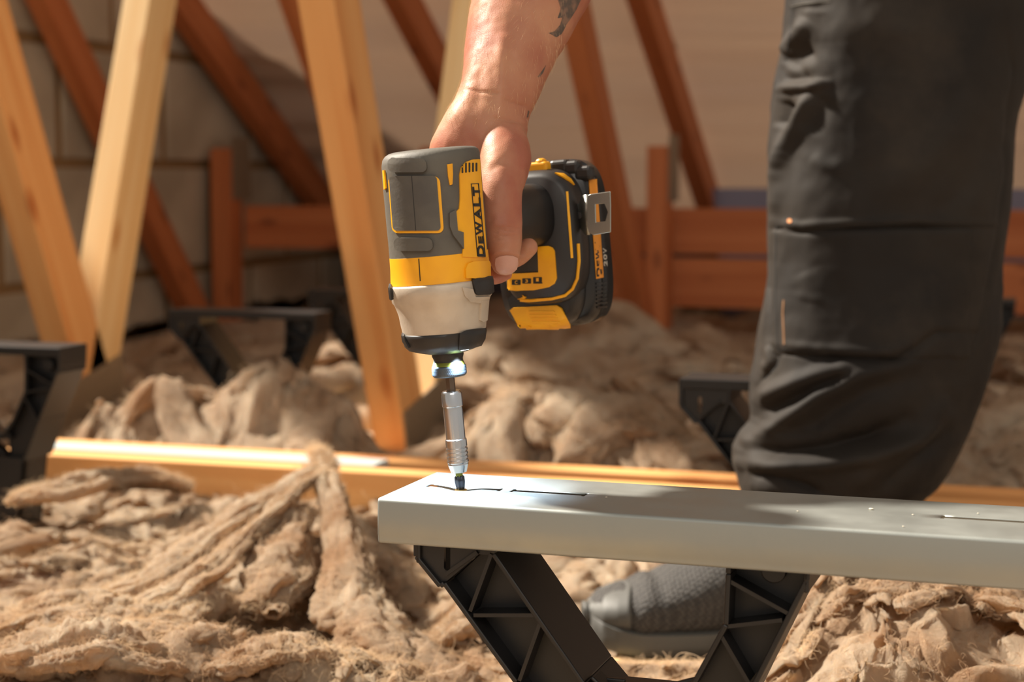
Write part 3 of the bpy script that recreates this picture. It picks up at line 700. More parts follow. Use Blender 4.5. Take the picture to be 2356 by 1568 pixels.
# belt hook: bent plate with a window
def px_slab(name, loops, L_, th, m, par, bev=.0004):
    bm = poly_fill(loops); bm.verts.index_update(); top = [on_plane(v.co.x, v.co.y, L_) for v in bm.verts]; n = len(top)
    V = top+[p+HD*th for p in top]; Fc = []
    for f in bm.faces: ids = [v.index for v in f.verts]; Fc += [ids, [i+n for i in reversed(ids)]]
    for e in bm.edges:
        if len(e.link_faces) == 1: a, b = e.verts[0].index, e.verts[1].index; Fc.append((a, b, b+n, a+n))
    bm.free(); b2 = bmesh.new(); vv = [b2.verts.new(p) for p in V]
    for f in Fc: b2.faces.new([vv[i] for i in f])
    return bevel(from_bm(name, b2, m, par), bev)
hk = px_slab('hook_plate', [[(1350, 462), (1352, 450), (1360, 446), (1404, 440), (1405, 470), (1405, 534), (1365, 541), (1354, 534), (1350, 520)], [(1370, 470), (1390, 468), (1398, 488), (1392, 509), (1371, 511)]], .150, .0013, M['hook'], drv)
def sheet_px(name, pts, th):
    """bent metal strip: list of ((px,py_top),(px,py_bottom),L)"""
    bm = bmesh.new(); R_ = [(bm.verts.new(on_plane(*a, L_)), bm.verts.new(on_plane(*b, L_))) for a, b, L_ in pts]
    for (a, b), (c, d) in zip(R_[:-1], R_[1:]): bm.faces.new((a, c, d, b))
    o = from_bm(name, bm, M['hook'], drv, True); s_ = o.modifiers.new('s', 'SOLIDIFY'); s_.thickness = th; s_.offset = 0; return o
sheet_px('hook_bracket', [((1312, 471), (1317, 521), .163), ((1320, 470), (1325, 522), .1585), ((1328, 470), (1331, 521), .1585), ((1334, 467), (1336, 524), .158), ((1338, 455), (1343, 533), .156), ((1344, 448), (1350, 540), .153), ((1352, 447), (1356, 540), .1505)], .0013)
rings_mesh('hook_screw', [[on_plane(1333, 495, .1575)+SD*u+AX*v-HD*z for u, v in sell(20, r, r)] for z, r in ((0, .0026), (.0016, .0024), (.0018, .001))], M['dark'], drv, ang=40)
# ================================================================== PERSON: arm and hand, trouser leg, shoe
def skin_mat():
    m = bpy.data.materials.new('skin'); m.use_nodes = True; N = m.node_tree.nodes; L = m.node_tree.links; b = N['Principled BSDF']
    b.inputs['Roughness'].default_value = .5; b.inputs['Specular IOR Level'].default_value = .3
    b.inputs['Subsurface Weight'].default_value = .25; b.inputs['Subsurface Radius'].default_value = (1, .35, .2); b.inputs['Subsurface Scale'].default_value = .006
    tc = N.new('ShaderNodeTexCoord'); n = N.new('ShaderNodeTexNoise'); n.inputs['Scale'].default_value = 22; n.inputs['Detail'].default_value = 5; L.new(tc.outputs['Object'], n.inputs['Vector'])
    cr = N.new('ShaderNodeValToRGB'); e = cr.color_ramp.elements; e[0].position = .36; e[0].color = srgb(184, 132, 102); e[1].position = .64; e[1].color = srgb(160, 96, 76); L.new(n.outputs[0], cr.inputs[0])
    L.new(cr.outputs[0], b.inputs['Base Color'])
    v = N.new('ShaderNodeTexVoronoi'); v.inputs['Scale'].default_value = 1500; L.new(tc.outputs['Object'], v.inputs['Vector'])
    n2 = N.new('ShaderNodeTexNoise'); n2.inputs['Scale'].default_value = 320; n2.inputs['Detail'].default_value = 3; L.new(tc.outputs['Object'], n2.inputs['Vector'])
    ad = N.new('ShaderNodeMath'); ad.operation = 'ADD'; L.new(v.outputs['Distance'], ad.inputs[0]); L.new(n2.outputs[0], ad.inputs[1])
    bp = N.new('ShaderNodeBump'); bp.inputs['Strength'].default_value = .14; bp.inputs['Distance'].default_value = .0005; L.new(ad.outputs[0], bp.inputs['Height']); L.new(bp.outputs[0], b.inputs['Normal'])
    return m
M['skin'] = skin_mat()
person = empty('person', W(1910, 1300, 1.6), 'person in black work trousers and grey shoe, bare forearm reaching down to hold the driver', 'person')
def tube(bm, pts, n=28, cap=True):
    """pts: (px, py, d, half-width px, depth half m) -> closed tapering solid"""
    P = [W(p[0], p[1], p[2]) for p in pts]; R_ = []
    for i, p in enumerate(P):
        t = (P[min(i+1, len(P)-1)]-P[max(i-1, 0)]).normalized(); e1 = FW.cross(t).normalized(); e2 = t.cross(e1).normalized()
        hw = pts[i][3]*pts[i][2]/F; hd = pts[i][4]
        R_.append([bm.verts.new(p+e1*u+e2*v) for u, v in sell(n, hw, hd, 2.1)])
    for a, b in zip(R_[:-1], R_[1:]):
        for j in range(n): bm.faces.new((a[j], a[(j+1) % n], b[(j+1) % n], b[j]))
    for r, s_ in ((R_[0], 1), (R_[-1], -1)):
        bm.faces.new(r if s_ < 0 else r[::-1])
def dense(pts, k=6):
    """smooth interpolation of the control rings, with rounded end"""
    A = np.array(pts, float); n = len(A); out = []
    for i in range(n-1):
        p0, p1, p2, p3 = A[max(i-1, 0)], A[i], A[i+1], A[min(i+2, n-1)]
        for j in range(k):
            t = j/k; out.append(.5*((2*p1)+(-p0+p2)*t+(2*p0-5*p1+4*p2-p3)*t*t+(-p0+3*p1-3*p2+p3)*t**3))
    out.append(A[-1]); return [tuple(x) for x in out]
def finger(bm, pts, k=5):
    q = dense(pts, k); last = q[-1]; prev = q[-2]; dx, dy = last[0]-prev[0], last[1]-prev[1]; l = math.hypot(dx, dy) or 1; dx /= l; dy /= l
    for a in (.35, .65, .85, .97): q.append((last[0]+dx*last[3]*a, last[1]+dy*last[3]*a, last[2], last[3]*math.sqrt(1-a*a), last[4]*math.sqrt(1-a*a)))
    tube(bm, q)
bm = bmesh.new()
tube(bm, dense([(1345, -330, 1.17, 150, .040), (1290, -180, 1.155, 146, .039), (1213, 0, 1.135, 128, .034), (1179, 100, 1.12, 109, .030), (1150, 200, 1.105, 92, .027), (1127, 260, 1.10, 89, .025), (1110, 310, 1.095, 101, .024), (1102, 350, 1.095, 113, .023), (1103, 395, 1.10, 114, .024), (1108, 432, 1.105, 98, .022), (1112, 455, 1.108, 60, .014)]))
finger(bm, [(1135, 250, 1.105, 50, .016), (1146, 310, 1.096, 58, .020), (1155, 350, 1.084, 58, .020), (1157, 390, 1.072, 58, .018), (1152, 430, 1.063, 52, .0145), (1151, 475, 1.058, 49.5, .012), (1154, 520, 1.057, 48.5, .0115), (1159, 550, 1.056, 44, .0112), (1162, 585, 1.055, 37, .0100), (1163, 603, 1.055, 32.5, .0085)])
# index finger on the trigger, middle, ring and little finger closing round the handle from the far side
finger(bm, [(1060, 420, 1.12, 36, .011), (1058, 500, 1.125, 32, .010), (1075, 580, 1.118, 27, .009), (1105, 625, 1.100, 24, .0075), (1140, 633, 1.085, 21, .0068), (1163, 630, 1.080, 16, .0055)])
finger(bm, [(1095, 430, 1.135, 36, .012), (1100, 520, 1.145, 32, .010), (1120, 582, 1.14, 28, .009), (1160, 598, 1.122, 27, .0085), (1195, 582, 1.108, 27, .008), (1216, 569, 1.104, 22, .0068)])
finger(bm, [(1130, 430, 1.145, 34, .011), (1135, 505, 1.155, 30, .010), (1143, 565, 1.152, 26, .009), (1160, 590, 1.14, 24, .008), (1182, 570, 1.128, 20, .007)])
finger(bm, [(1155, 430, 1.15, 28, .010), (1158, 490, 1.163, 24, .009), (1162, 545, 1.160, 21, .008), (1172, 560, 1.148, 19, .007), (1184, 545, 1.140, 16, .006)])
raw = from_bm('hand_raw', bm); rm = raw.modifiers.new('r', 'REMESH'); rm.mode = 'VOXEL'; rm.voxel_size = .0013; s1_ = raw.modifiers.new('s', 'SMOOTH'); s1_.iterations = 9; s1_.factor = .6
bpy.context.view_layer.update(); dg = bpy.context.evaluated_depsgraph_get(); hme = bpy.data.meshes.new_from_object(raw.evaluated_get(dg)); bpy.data.objects.remove(raw)
n_ = len(hme.vertices); co = np.zeros(n_*3); hme.vertices.foreach_get('co', co); co = co.reshape(-1, 3); no = np.zeros(n_*3); hme.vertices.foreach_get('normal', no); no = no.reshape(-1, 3)
px, py, dd = proj_np(co); facing = np.clip(-(no@FWn), 0, 1)
def stroke(pts, wpx, amp):
    global disp
    d_, t_ = seg_dist(px, py, pts); taper = np.clip(np.minimum(t_, 1-t_)*5, .25, 1); disp = disp+amp*np.exp(-(d_/wpx)**2)*taper*np.where(facing > .05, 1, 0)
disp = np.zeros(n_)
disp += .0006*fbm(co[:, 0]*60, co[:, 1]*60, co[:, 2]*45, 3, 3)
# thumb joint creases, nail fold, wrist creases, tendons
for k, y in enumerate((524, 532, 541, 549)): stroke([(1130-2*k, y+7), (1150, y+1), (1175, y-2), (1200, y+2)], 2.6, -.0010)
stroke([(1128, 505), (1150, 520), (1180, 518)], 18, .0008)
stroke([(1133, 590), (1140, 582), (1166, 579), (1192, 585), (1196, 596)], 3.5, .0009)
stroke([(1070, 205), (1110, 212), (1160, 218)], 3, -.0008); stroke([(1150, 228), (1190, 240), (1215, 246)], 3, -.0009); stroke([(1120, 272), (1180, 280), (1210, 290)], 4, -.0009)
stroke([(1180, 270), (1208, 300), (1216, 350), (1213, 400)], 22, .0020); stroke([(1160, 60), (1150, 200), (1150, 290)], 14, .0012); stroke([(1110, 100), (1100, 220), (1080, 320)], 16, -.0010)
stroke([(1122, 392), (1150, 378), (1180, 372)], 9, -.0007)
co = co+no*disp[:, None]; hme.vertices.foreach_set('co', co.ravel()); hme.update()
arm = link('arm', hme, M['skin'], person, True); arm['label'] = 'bare tattooed forearm and hand gripping the driver'
bpy.context.view_layer.update(); BA = bvh_of(arm)
M['nail'] = mat('thumb_nail', srgb(196, 148, 132), .35, sss=.2)
nl = [(1141, 594), (1150, 589), (1166, 587), (1180, 588), (1190, 593), (1191, 606), (1188, 618), (1178, 627), (1164, 631), (1151, 628), (1143, 620), (1140, 608)]
stick('thumb_nail', nl, BA, M['nail'], arm, .0006, 5, .0006, .0002, smooth=True)
M['ink'] = mat('tattoo_ink', srgb(84, 70, 60), .5, var=(160, srgb(126, 96, 78), 3, .4, .6))
for pts in ([(1284, 0), (1300, -20), (1345, -30), (1336, 0), (1326, 22), (1312, 44), (1296, 66), (1288, 60), (1294, 40), (1283, 42), (1290, 20)],
            [(1262, 76), (1276, 72), (1288, 58), (1302, 60), (1292, 78), (1280, 86), (1270, 80)], [(1236, 178), (1246, 164), (1256, 150), (1250, 166), (1243, 176)], [(1212, 270), (1215, 254), (1218, 256), (1215, 270)]):
    stick('tattoo', pts, BA, M['ink'], arm, .00012, 6, .0003, smooth=True)
# fine pale hairs on the forearm
M['hair'] = mat('arm_hair', srgb(236, 200, 150), .35)
tg = []; ar = []
tri = bmesh.new(); nh = 0
pp, qq, _ = proj_np(co); cand = np.where((pp > 1030) & (pp < 1300) & (qq > -40) & (qq < 280) & (facing > .02))[0]; rng.shuffle(cand)
for vi in cand[:900]:
    if rng.random() > (1.0 if pp[vi] < 1130 else .35): continue
    b0 = Vector(co[vi]); nn = Vector(no[vi]); dn = (-ZZ*1.0+RT*rng.uniform(-.9, .1)).normalized(); dn = (dn-nn*dn.dot(nn)).normalized(); L_ = rng.uniform(.003, .0065); sd_ = nn.cross(dn)*.00003
    prev = None
    for k in range(5):
        t = k/4; c_ = b0+dn*(L_*t)+nn*(L_*.22*math.sin(t*2.2)); wd = 1-t*.7; a_ = tri.verts.new(c_+sd_*wd); b_ = tri.verts.new(c_-sd_*wd); c2_ = tri.verts.new(c_+nn*.00007*wd)
        if prev: tri.faces.new((prev[0], a_, b_, prev[1])); tri.faces.new((prev[1], b_, c2_, prev[2])); tri.faces.new((prev[2], c2_, a_, prev[0]))
        prev = (a_, b_, c2_)
ah = from_bm('arm_hair', tri, M['hair'], arm); ah['kind'] = 'stuff'

# ---- trouser leg
def cloth_mat():
    m = bpy.data.materials.new('work_cloth'); m.use_nodes = True; N = m.node_tree.nodes; L = m.node_tree.links; b = N['Principled BSDF']
    b.inputs['Roughness'].default_value = .72; b.inputs['Sheen Weight'].default_value = .03; b.inputs['Sheen Roughness'].default_value = .4; b.inputs['Sheen Tint'].default_value = (.9, .82, .72, 1); b.inputs['Specular IOR Level'].default_value = .22
    tc = N.new('ShaderNodeTexCoord'); n = N.new('ShaderNodeTexNoise'); n.inputs['Scale'].default_value = 9; n.inputs['Detail'].default_value = 4; L.new(tc.outputs['Object'], n.inputs['Vector'])
    cr = N.new('ShaderNodeValToRGB'); e = cr.color_ramp.elements; e[0].position = .4; e[0].color = srgb(30, 26, 23); e[1].position = .68; e[1].color = srgb(44, 38, 32); L.new(n.outputs[0], cr.inputs[0]); L.new(cr.outputs[0], b.inputs['Base Color'])
    # pale building dust rubbed into the cloth
    dn = N.new('ShaderNodeTexNoise'); dn.inputs['Scale'].default_value = 6; dn.inputs['Detail'].default_value = 7; dn.inputs['Roughness'].default_value = .65; dn.inputs['W' if 'W' in dn.inputs else 'Scale'].default_value = 6; L.new(tc.outputs['Object'], dn.inputs['Vector'])
    dr = N.new('ShaderNodeMapRange'); dr.inputs[1].default_value = .52; dr.inputs[2].default_value = .78; dr.inputs[4].default_value = .16; L.new(dn.outputs[0], dr.inputs[0])
    dm = N.new('ShaderNodeMix'); dm.data_type = 'RGBA'; dm.inputs[7].default_value = srgb(112, 98, 82); L.new(dr.outputs[0], dm.inputs[0]); L.new(cr.outputs[0], dm.inputs[6]); L.new(dm.outputs[2], b.inputs['Base Color'])
    n2 = N.new('ShaderNodeTexNoise'); n2.inputs['Scale'].default_value = 1500; L.new(tc.outputs['Object'], n2.inputs['Vector'])
    bp = N.new('ShaderNodeBump'); bp.inputs['Strength'].default_value = .25; bp.inputs['Distance'].default_value = .0006; L.new(n2.outputs[0], bp.inputs['Height']); L.new(bp.outputs[0], b.inputs['Normal'])
    return m
M['cloth'] = cloth_mat()
LE = [(-260, 1830), (-100, 1822), (0, 1815), (60, 1812), (110, 1808), (150, 1797), (190, 1789), (240, 1783), (300, 1780), (400, 1776), (520, 1773), (600, 1776), (660, 1773), (720, 1762), (780, 1752), (820, 1744), (870, 1732), (920, 1730), (955, 1735), (975, 1730), (1000, 1706), (1030, 1690), (1060, 1690), (1090, 1698), (1130, 1708), (1200, 1722), (1290, 1745)]
RE = [(-260, 2460), (-100, 2430), (0, 2400), (100, 2375), (170, 2356), (260, 2336), (400, 2320), (480, 2315), (560, 2304), (640, 2296), (740, 2290), (800, 2276), (860, 2260), (920, 2236), (980, 2214), (1030, 2194), (1080, 2170), (1110, 2150), (1130, 2128), (1150, 2112), (1200, 2100), (1290, 2085)]
rows = np.arange(-250, 1286, 5.0); le = np.interp(rows, *zip(*LE)); re = np.interp(rows, *zip(*RE)); NA = 220; DL = 1.615
th = np.linspace(0, 2*np.pi, NA, endpoint=False); Vt = []
for r_, l, r in zip(rows, le, re):
    c = W((l+r)/2, r_, DL); hw = (r-l)/2*DL/F; hd = hw*.80
    for (u, v) in sell(NA, hw, hd, 2.25): Vt.append(c+RT*u+FH*v)
Vt = np.array([tuple(v) for v in Vt]); nr_ = len(rows)
def trouser_strokes(P, Nn):
    global px, py, facing, disp
    px, py, dd = proj_np(P); facing = np.clip(-(Nn@FWn), 0, 1); disp = np.zeros(len(P))
    disp += .0030*fbm(P[:, 0]*14, P[:, 1]*14, P[:, 2]*9, 3, 11)+.0006*fbm(P[:, 0]*70, P[:, 1]*70, P[:, 2]*50, 2, 12)
    S = stroke
    S([(1815, 14), (1850, 8), (1905, 4)], 5, .0015); S([(1850, 28), (1880, 30), (1910, 28)], 3, .001)
    S([(1866, 40), (1845, 75), (1822, 105), (1808, 130)], 16, .007); S([(1880, 110), (1835, 130), (1810, 160)], 22, -.006)
    S([(1789, 206), (1815, 200), (1850, 200), (1880, 195), (1908, 189)], 7, .006); S([(1798, 186), (1830, 182), (1870, 172)], 14, -.004)
    S([(1870, 206), (1850, 245), (1828, 285), (1806, 340), (1792, 400)], 14, .008); S([(1812, 225), (1806, 260), (1800, 300)], 16, -.008); S([(1900, 215), (1880, 260), (1850, 310)], 30, -.003)
    S([(1800, 340), (1790, 420), (1784, 500)], 16, .004); S([(1860, 360), (1900, 380), (1950, 385)], 16, .002)
    S([(1900, 100), (2000, 60), (2150, 80)], 50, .004); S([(2300, 200), (2200, 300), (2100, 400), (1980, 470)], 40, .004); S([(2320, 300), (2230, 420), (2120, 520)], 26, -.003)
    # kneepad pocket: upper and lower edge step, side seams
    S([(1783, 512), (1850, 521), (1950, 514), (2100, 509), (2290, 514)], 9, .0028); S([(1785, 526), (1860, 533), (1950, 527), (2100, 520), (2290, 525)], 7, -.0036)
    inside = ((px > 1788) & (px < 2230) & (py > 528) & (py < 812+.02*(px-1790))).astype(float); disp += inside*.0022
    S([(1790, 806), (1900, 818), (2000, 825), (2060, 824), (2100, 800), (2150, 765), (2250, 765)], 9, -.0045); S([(1790, 790), (1900, 803), (2050, 808), (2095, 785)], 10, .0022)
    S([(1785, 520), (1782, 640), (1786, 700), (1784, 800)], 4, -.0022); S([(1776, 540), (1774, 640), (1772, 720), (1760, 800)], 5, .002)
    S([(1785, 800), (1793, 820), (1790, 838), (1765, 865), (1745, 890)], 4, -.003); S([(1775, 790), (1778, 830), (1760, 855)], 10, .004)
    S([(1860, 620), (1880, 660), (1870, 700)], 30, .002)
    # folds below the knee
    S([(2000, 832), (1930, 850), (1850, 878), (1780, 905), (1740, 920)], 18, .008); S([(1990, 850), (1880, 885), (1800, 925), (1745, 950)], 16, -.006)
    S([(2100, 830), (1980, 860), (1890, 910), (1840, 950), (1790, 985), (1720, 1010)], 16, .009); S([(2100, 870), (1990, 900), (1900, 955), (1850, 990)], 20, -.005)
    S([(1715, 1040), (1800, 1042), (1900, 1030), (2000, 1005), (2080, 960)], 20, -.012); S([(1700, 1064), (1800, 1068), (1900, 1066), (2000, 1050), (2100, 1010), (2180, 960)], 17, .009)
    S([(1715, 1082), (1790, 1092), (1850, 1112), (1900, 1135)], 10, -.006); S([(1700, 1110), (1800, 1130), (1900, 1160)], 16, .004)
    S([(2200, 900), (2120, 980), (2000, 1090), (1950, 1130)], 22, .005); S([(2180, 1000), (2100, 1060), (2020, 1130)], 16, -.004)
    S([(2300, 0), (2332, 160), (2316, 400), (2290, 560), (2255, 760), (2200, 920)], 5, -.002)
    return disp
cen = np.repeat(Vt.reshape(nr_, NA, 3).mean(1), NA, 0); Nn = Vt-cen; Nn[:, 2] = 0; Nn /= np.linalg.norm(Nn, axis=1)[:, None]
Vt = Vt+Nn*(trouser_strokes(Vt, Nn)*1.0)[:, None]
Fc = [(i*NA+j, i*NA+(j+1) % NA, (i+1)*NA+(j+1) % NA, (i+1)*NA+j) for i in range(nr_-1) for j in range(NA)]
tro = from_py('trouser_leg', Vt, Fc, M['cloth'], person, True); tro.modifiers.new('s', 'SOLIDIFY').thickness = .0018
bpy.context.view_layer.update(); BT = bvh_of(tro)
M['seam'] = mat('seam_thread', srgb(120, 84, 50), .8); M['dseam'] = mat('dark_seam', srgb(22, 20, 18), .9); M['gseam'] = mat('grey_seam', srgb(96, 92, 84), .8)
stick('side_stitch', line_band([(1803, 690), (1801, 720), (1803, 760), (1804, 792)], 3.4), BT, M['seam'], tro, .0004, 6, .0002)
stick('pocket_seam', line_band([(1786, 517), (1850, 527), (1950, 521), (2100, 514), (2285, 519)], 2.2), BT, M['dseam'], tro, .0003, 8, .0002)
stick('pocket_seam', line_band([(1788, 802), (1900, 814), (2000, 821), (2060, 821), (2098, 797)], 2.2), BT, M['dseam'], tro, .0003, 8, .0002)
stick('side_seam', line_band([(1786, 520), (1784, 600), (1784, 680), (1787, 740), (1789, 800), (1794, 822), (1788, 842), (1760, 872)], 2.2), BT, M['dseam'], tro, .0003, 8, .0002)
stick('side_seam', line_band([(1826, 4), (1820, 60), (1812, 110), (1806, 140)], 2.2), BT, M['dseam'], tro, .0003, 8, .0002)
stick('belt_stitch', line_band([(1820, 14), (1850, 8), (1910, 4)], 1.6), BT, M['gseam'], tro, .0004, 8, .0002)
stick('paint_fleck', rrect(1812, 503, 1822, 513, 4.5), BT, mat('fleck', srgb(196, 128, 76), .8), tro, .0006, 6)

# ---- shoe
def knit_mat():
    m = bpy.data.materials.new('knit_upper'); m.use_nodes = True; N = m.node_tree.nodes; L = m.node_tree.links; b = N['Principled BSDF']
    b.inputs['Roughness'].default_value = .8
    tc = N.new('ShaderNodeTexCoord'); mp = N.new('ShaderNodeMapping'); mp.inputs['Rotation'].default_value = (0, math.radians(35), 0); mp.inputs['Scale'].default_value = (270, 270, 270); L.new(tc.outputs['Object'], mp.inputs[0])
    v = N.new('ShaderNodeTexVoronoi'); v.inputs['Scale'].default_value = 1; v.inputs['Randomness'].default_value = .25; L.new(mp.outputs[0], v.inputs['Vector'])
    cr = N.new('ShaderNodeValToRGB'); e = cr.color_ramp.elements; e[0].position = .1; e[0].color = srgb(78, 75, 71); e[1].position = .65; e[1].color = srgb(38, 36, 35); L.new(v.outputs['Distance'], cr.inputs[0]); L.new(cr.outputs[0], b.inputs['Base Color'])
    bp = N.new('ShaderNodeBump'); bp.invert = True; bp.inputs['Strength'].default_value = .7; bp.inputs['Distance'].default_value = .002; L.new(v.outputs['Distance'], bp.inputs['Height']); L.new(bp.outputs[0], b.inputs['Normal'])
    return m
M['knit'] = knit_mat(); M['shoe_rubber'] = mat('shoe_rubber', srgb(78, 78, 75), .6, bump=(120, .2, .001)); M['lining'] = mat('shoe_collar', srgb(84, 80, 74), .8)
SX = (RT+FH*.12).normalized(); SY = ZZ.cross(SX); toe = CG((1352-1178)/F*1.555, 1.555, -.03)
def SP(x, y, z): return toe+SX*x+SY*y+ZZ*z
xs_ = [.0, .003, .010, .022, .040, .065, .095, .130, .165, .20, .24, .27, .288, .296]
hw_ = [.004, .018, .030, .039, .046, .050, .051, .048, .044, .041, .039, .036, .028, .010]
tz_ = [.034, .044, .050, .054, .060, .069, .082, .098, .112, .120, .124, .122, .112, .08]
bz_ = [.028, .022, .018, .016, .014, .013, .013, .014, .015, .016, .017, .018, .02, .03]
def itp(x, ys): return float(np.interp(x, xs_, ys))
def smoothx(x, ys): return np.mean([itp(min(max(x+k*.004, 0), .296), ys) for k in (-2, -1, 0, 1, 2)])
rings = []; NX = 90
for i in range(NX+1):
    x = .296*(1-math.cos(math.pi*i/NX))/2; hw, tz, bz = itp(x, hw_), smoothx(x, tz_), itp(x, bz_); r_ = []
    for k in range(72):
        a = 2*math.pi*k/72; c, s_ = math.cos(a), math.sin(a); y = hw*math.copysign(abs(c)**.8, c); z = (bz+tz)/2+(tz-bz)/2*math.copysign(abs(s_)**(.9 if s_ > 0 else .5), s_)
        y *= 1-.28*max(0, s_)**2*min(1, x/.06)
        cr_ = 0
        if z > bz+.006: cr_ = -.0022*math.exp(-((x-.034-.16*max(0, z-.03)**1)/.003)**2)+.002*math.exp(-((x-.046-.2*max(0, z-.03))/.006)**2)-.0015*math.exp(-((x-.062-.5*max(0, .05-z))/.004)**2)
        q = SP(x, y, z); n = (SY*c+ZZ*s_).normalized(); r_.append(q+n*cr_)
    rings.append(r_)
upper = rings_mesh('shoe', rings, M['knit'], person)
# sole: flat plate with a rolled side wall and toe bumper
rings = []
for i in range(NX+1):
    x = -.004+.304*(1-math.cos(math.pi*i/NX))/2; hw = itp(min(max(x, 0), .296), hw_)+.0035; lift = .012*max(0, 1-x/.05)**2; r_ = []
    for y, z in ((-hw*.9, .0), (-hw*.99, .004), (-hw, .012), (-hw*.985, .022), (-hw*.9, .0235), (0, .020), (hw*.9, .0235), (hw*.985, .022), (hw, .012), (hw*.99, .004), (hw*.9, 0), (0, -.0)):
        r_.append(SP(x, y, z+lift))
    rings.append(r_)
rings_mesh('sole', rings, M['shoe_rubber'], upper, ang=60)
cap_ = []
for i in range(26):
    x = -.0025+.036*(i/25)**1.4; xx = min(max(x, .0015), .296); hw, tz, bz = itp(xx, hw_)+.0018, smoothx(xx, tz_)+.0018, itp(xx, bz_)-.001
    if i == 25: hw -= .002; tz -= .002
    cap_.append([SP(x+.010*(1-abs(math.cos(2*math.pi*k/48)))*(i/25), hw*math.copysign(abs(math.cos(2*math.pi*k/48))**.8, math.cos(2*math.pi*k/48))*(1-.28*max(0, math.sin(2*math.pi*k/48))**2*min(1, xx/.06)), (bz+tz)/2+(tz-bz)/2*math.copysign(abs(math.sin(2*math.pi*k/48))**.9, math.sin(2*math.pi*k/48))) for k in range(48)])
rings_mesh('toe_cap', cap_, M['shoe_rubber'], upper)
rings_mesh('sock', [[SP(.215, .012, 0)+SX*u+SY*v+ZZ*z for u, v in sell(32, .040, .032)] for z in (.09, .105, .12, .14)], M['lining'], upper)
# ================================================================== MINERAL WOOL
def wool_mat():
    m = bpy.data.materials.new('mineral_wool'); m.use_nodes = True; N = m.node_tree.nodes; L = m.node_tree.links; b = N['Principled BSDF']
    b.inputs['Roughness'].default_value = .9; b.inputs['Specular IOR Level'].default_value = .15
    b.inputs['Subsurface Weight'].default_value = .15; b.inputs['Subsurface Radius'].default_value = (1, .62, .36); b.inputs['Subsurface Scale'].default_value = .012; b.inputs['Sheen Weight'].default_value = .3; b.inputs['Sheen Roughness'].default_value = .5; b.inputs['Sheen Tint'].default_value = (1, .86, .66, 1)
    tc = N.new('ShaderNodeTexCoord'); n = N.new('ShaderNodeTexNoise'); n.inputs['Scale'].default_value = 7; n.inputs['Detail'].default_value = 8; n.inputs['Roughness'].default_value = .65; n.inputs['Distortion'].default_value = .8; L.new(tc.outputs['Object'], n.inputs['Vector'])
    cr = N.new('ShaderNodeValToRGB'); e = cr.color_ramp.elements; e[0].position = .32; e[0].color = srgb(164, 126, 94); e[1].position = .66; e[1].color = srgb(236, 218, 192); L.new(n.outputs[0], cr.inputs[0])  # wool's own tone variation, brown end deepened to paint in shadow contrast
    L.new(cr.outputs[0], b.inputs['Base Color'])
    mp = N.new('ShaderNodeMapping'); mp.inputs['Scale'].default_value = (1, 1, .35); L.new(tc.outputs['Object'], mp.inputs[0])
    w1 = N.new('ShaderNodeTexNoise'); w1.inputs['Scale'].default_value = 60; w1.inputs['Detail'].default_value = 7; w1.inputs['Roughness'].default_value = .7; w1.inputs['Distortion'].default_value = 2.2; L.new(mp.outputs[0], w1.inputs['Vector'])
    w2 = N.new('ShaderNodeTexNoise'); w2.inputs['Scale'].default_value = 420; w2.inputs['Detail'].default_value = 5; w2.inputs['Distortion'].default_value = 3; L.new(tc.outputs['Object'], w2.inputs['Vector'])
    b1 = N.new('ShaderNodeBump'); b1.inputs['Strength'].default_value = .8; b1.inputs['Distance'].default_value = .012; L.new(w1.outputs[0], b1.inputs['Height'])
    b2 = N.new('ShaderNodeBump'); b2.inputs['Strength'].default_value = .5; b2.inputs['Distance'].default_value = .0015; L.new(w2.outputs[0], b2.inputs['Height']); L.new(b1.outputs[0], b2.inputs['Normal']); L.new(b2.outputs[0], b.inputs['Normal'])
    tr = N.new('ShaderNodeBsdfTranslucent'); tr.inputs[0].default_value = srgb(226, 186, 140); ms = N.new('ShaderNodeMixShader'); ms.inputs[0].default_value = .34
    L.new(b.outputs[0], ms.inputs[1]); L.new(tr.outputs[0], ms.inputs[2]); L.new(ms.outputs[0], N['Material Output'].inputs['Surface'])
    return m
M['wool'] = wool_mat()
def px2g(px_, row, z):
    d_ = PZ(px_, row, z); v = d_-CO; return (v.dot(RT), v.dot(FH))
def gauss(CX, CY, x, y, rx, ry, h, ang=0):
    c, s = math.cos(ang), math.sin(ang); u = (CX-x)*c+(CY-y)*s; v = -(CX-x)*s+(CY-y)*c; return h*np.exp(-(u/rx)**2-(v/ry)**2)
def ridge(CX, CY, pts, hs, w0):
    """a rope-like fold following ground points with heights hs"""
    d_, t_ = seg_dist(CX, CY, pts); h = np.interp(t_, np.linspace(0, 1, len(hs)), hs); return h*np.exp(-(d_/w0)**2)
def height(CX, CY):
    # domain-warped billows give torn, rolled folds
    wx = CX+.05*fbm(CX*9, CY*9, 0, 3, 50)+.012*fbm(CX*32, CY*32, 0, 2, 52); wy = CY+.05*fbm(CX*9+4, CY*9+7, 0, 3, 60)+.012*fbm(CX*32+9, CY*32, 0, 2, 62)
    a = noise(wx*6.5, wy*6.5, 0, 1); b_ = noise(wx*13+3, wy*15, 0, 2); c = noise(wx*30, wy*34, 0, 3); d_ = noise(wx*66, wy*72, 0, 4)
    rd = lambda v: 1-np.abs(v)*1.9
    return -.018+.022*a+.016*rd(b_)*(.6+.4*a)+.008*rd(c)+.003*rd(d_)+.012*noise(CX*3.1, CY*3.1, 0, 9)
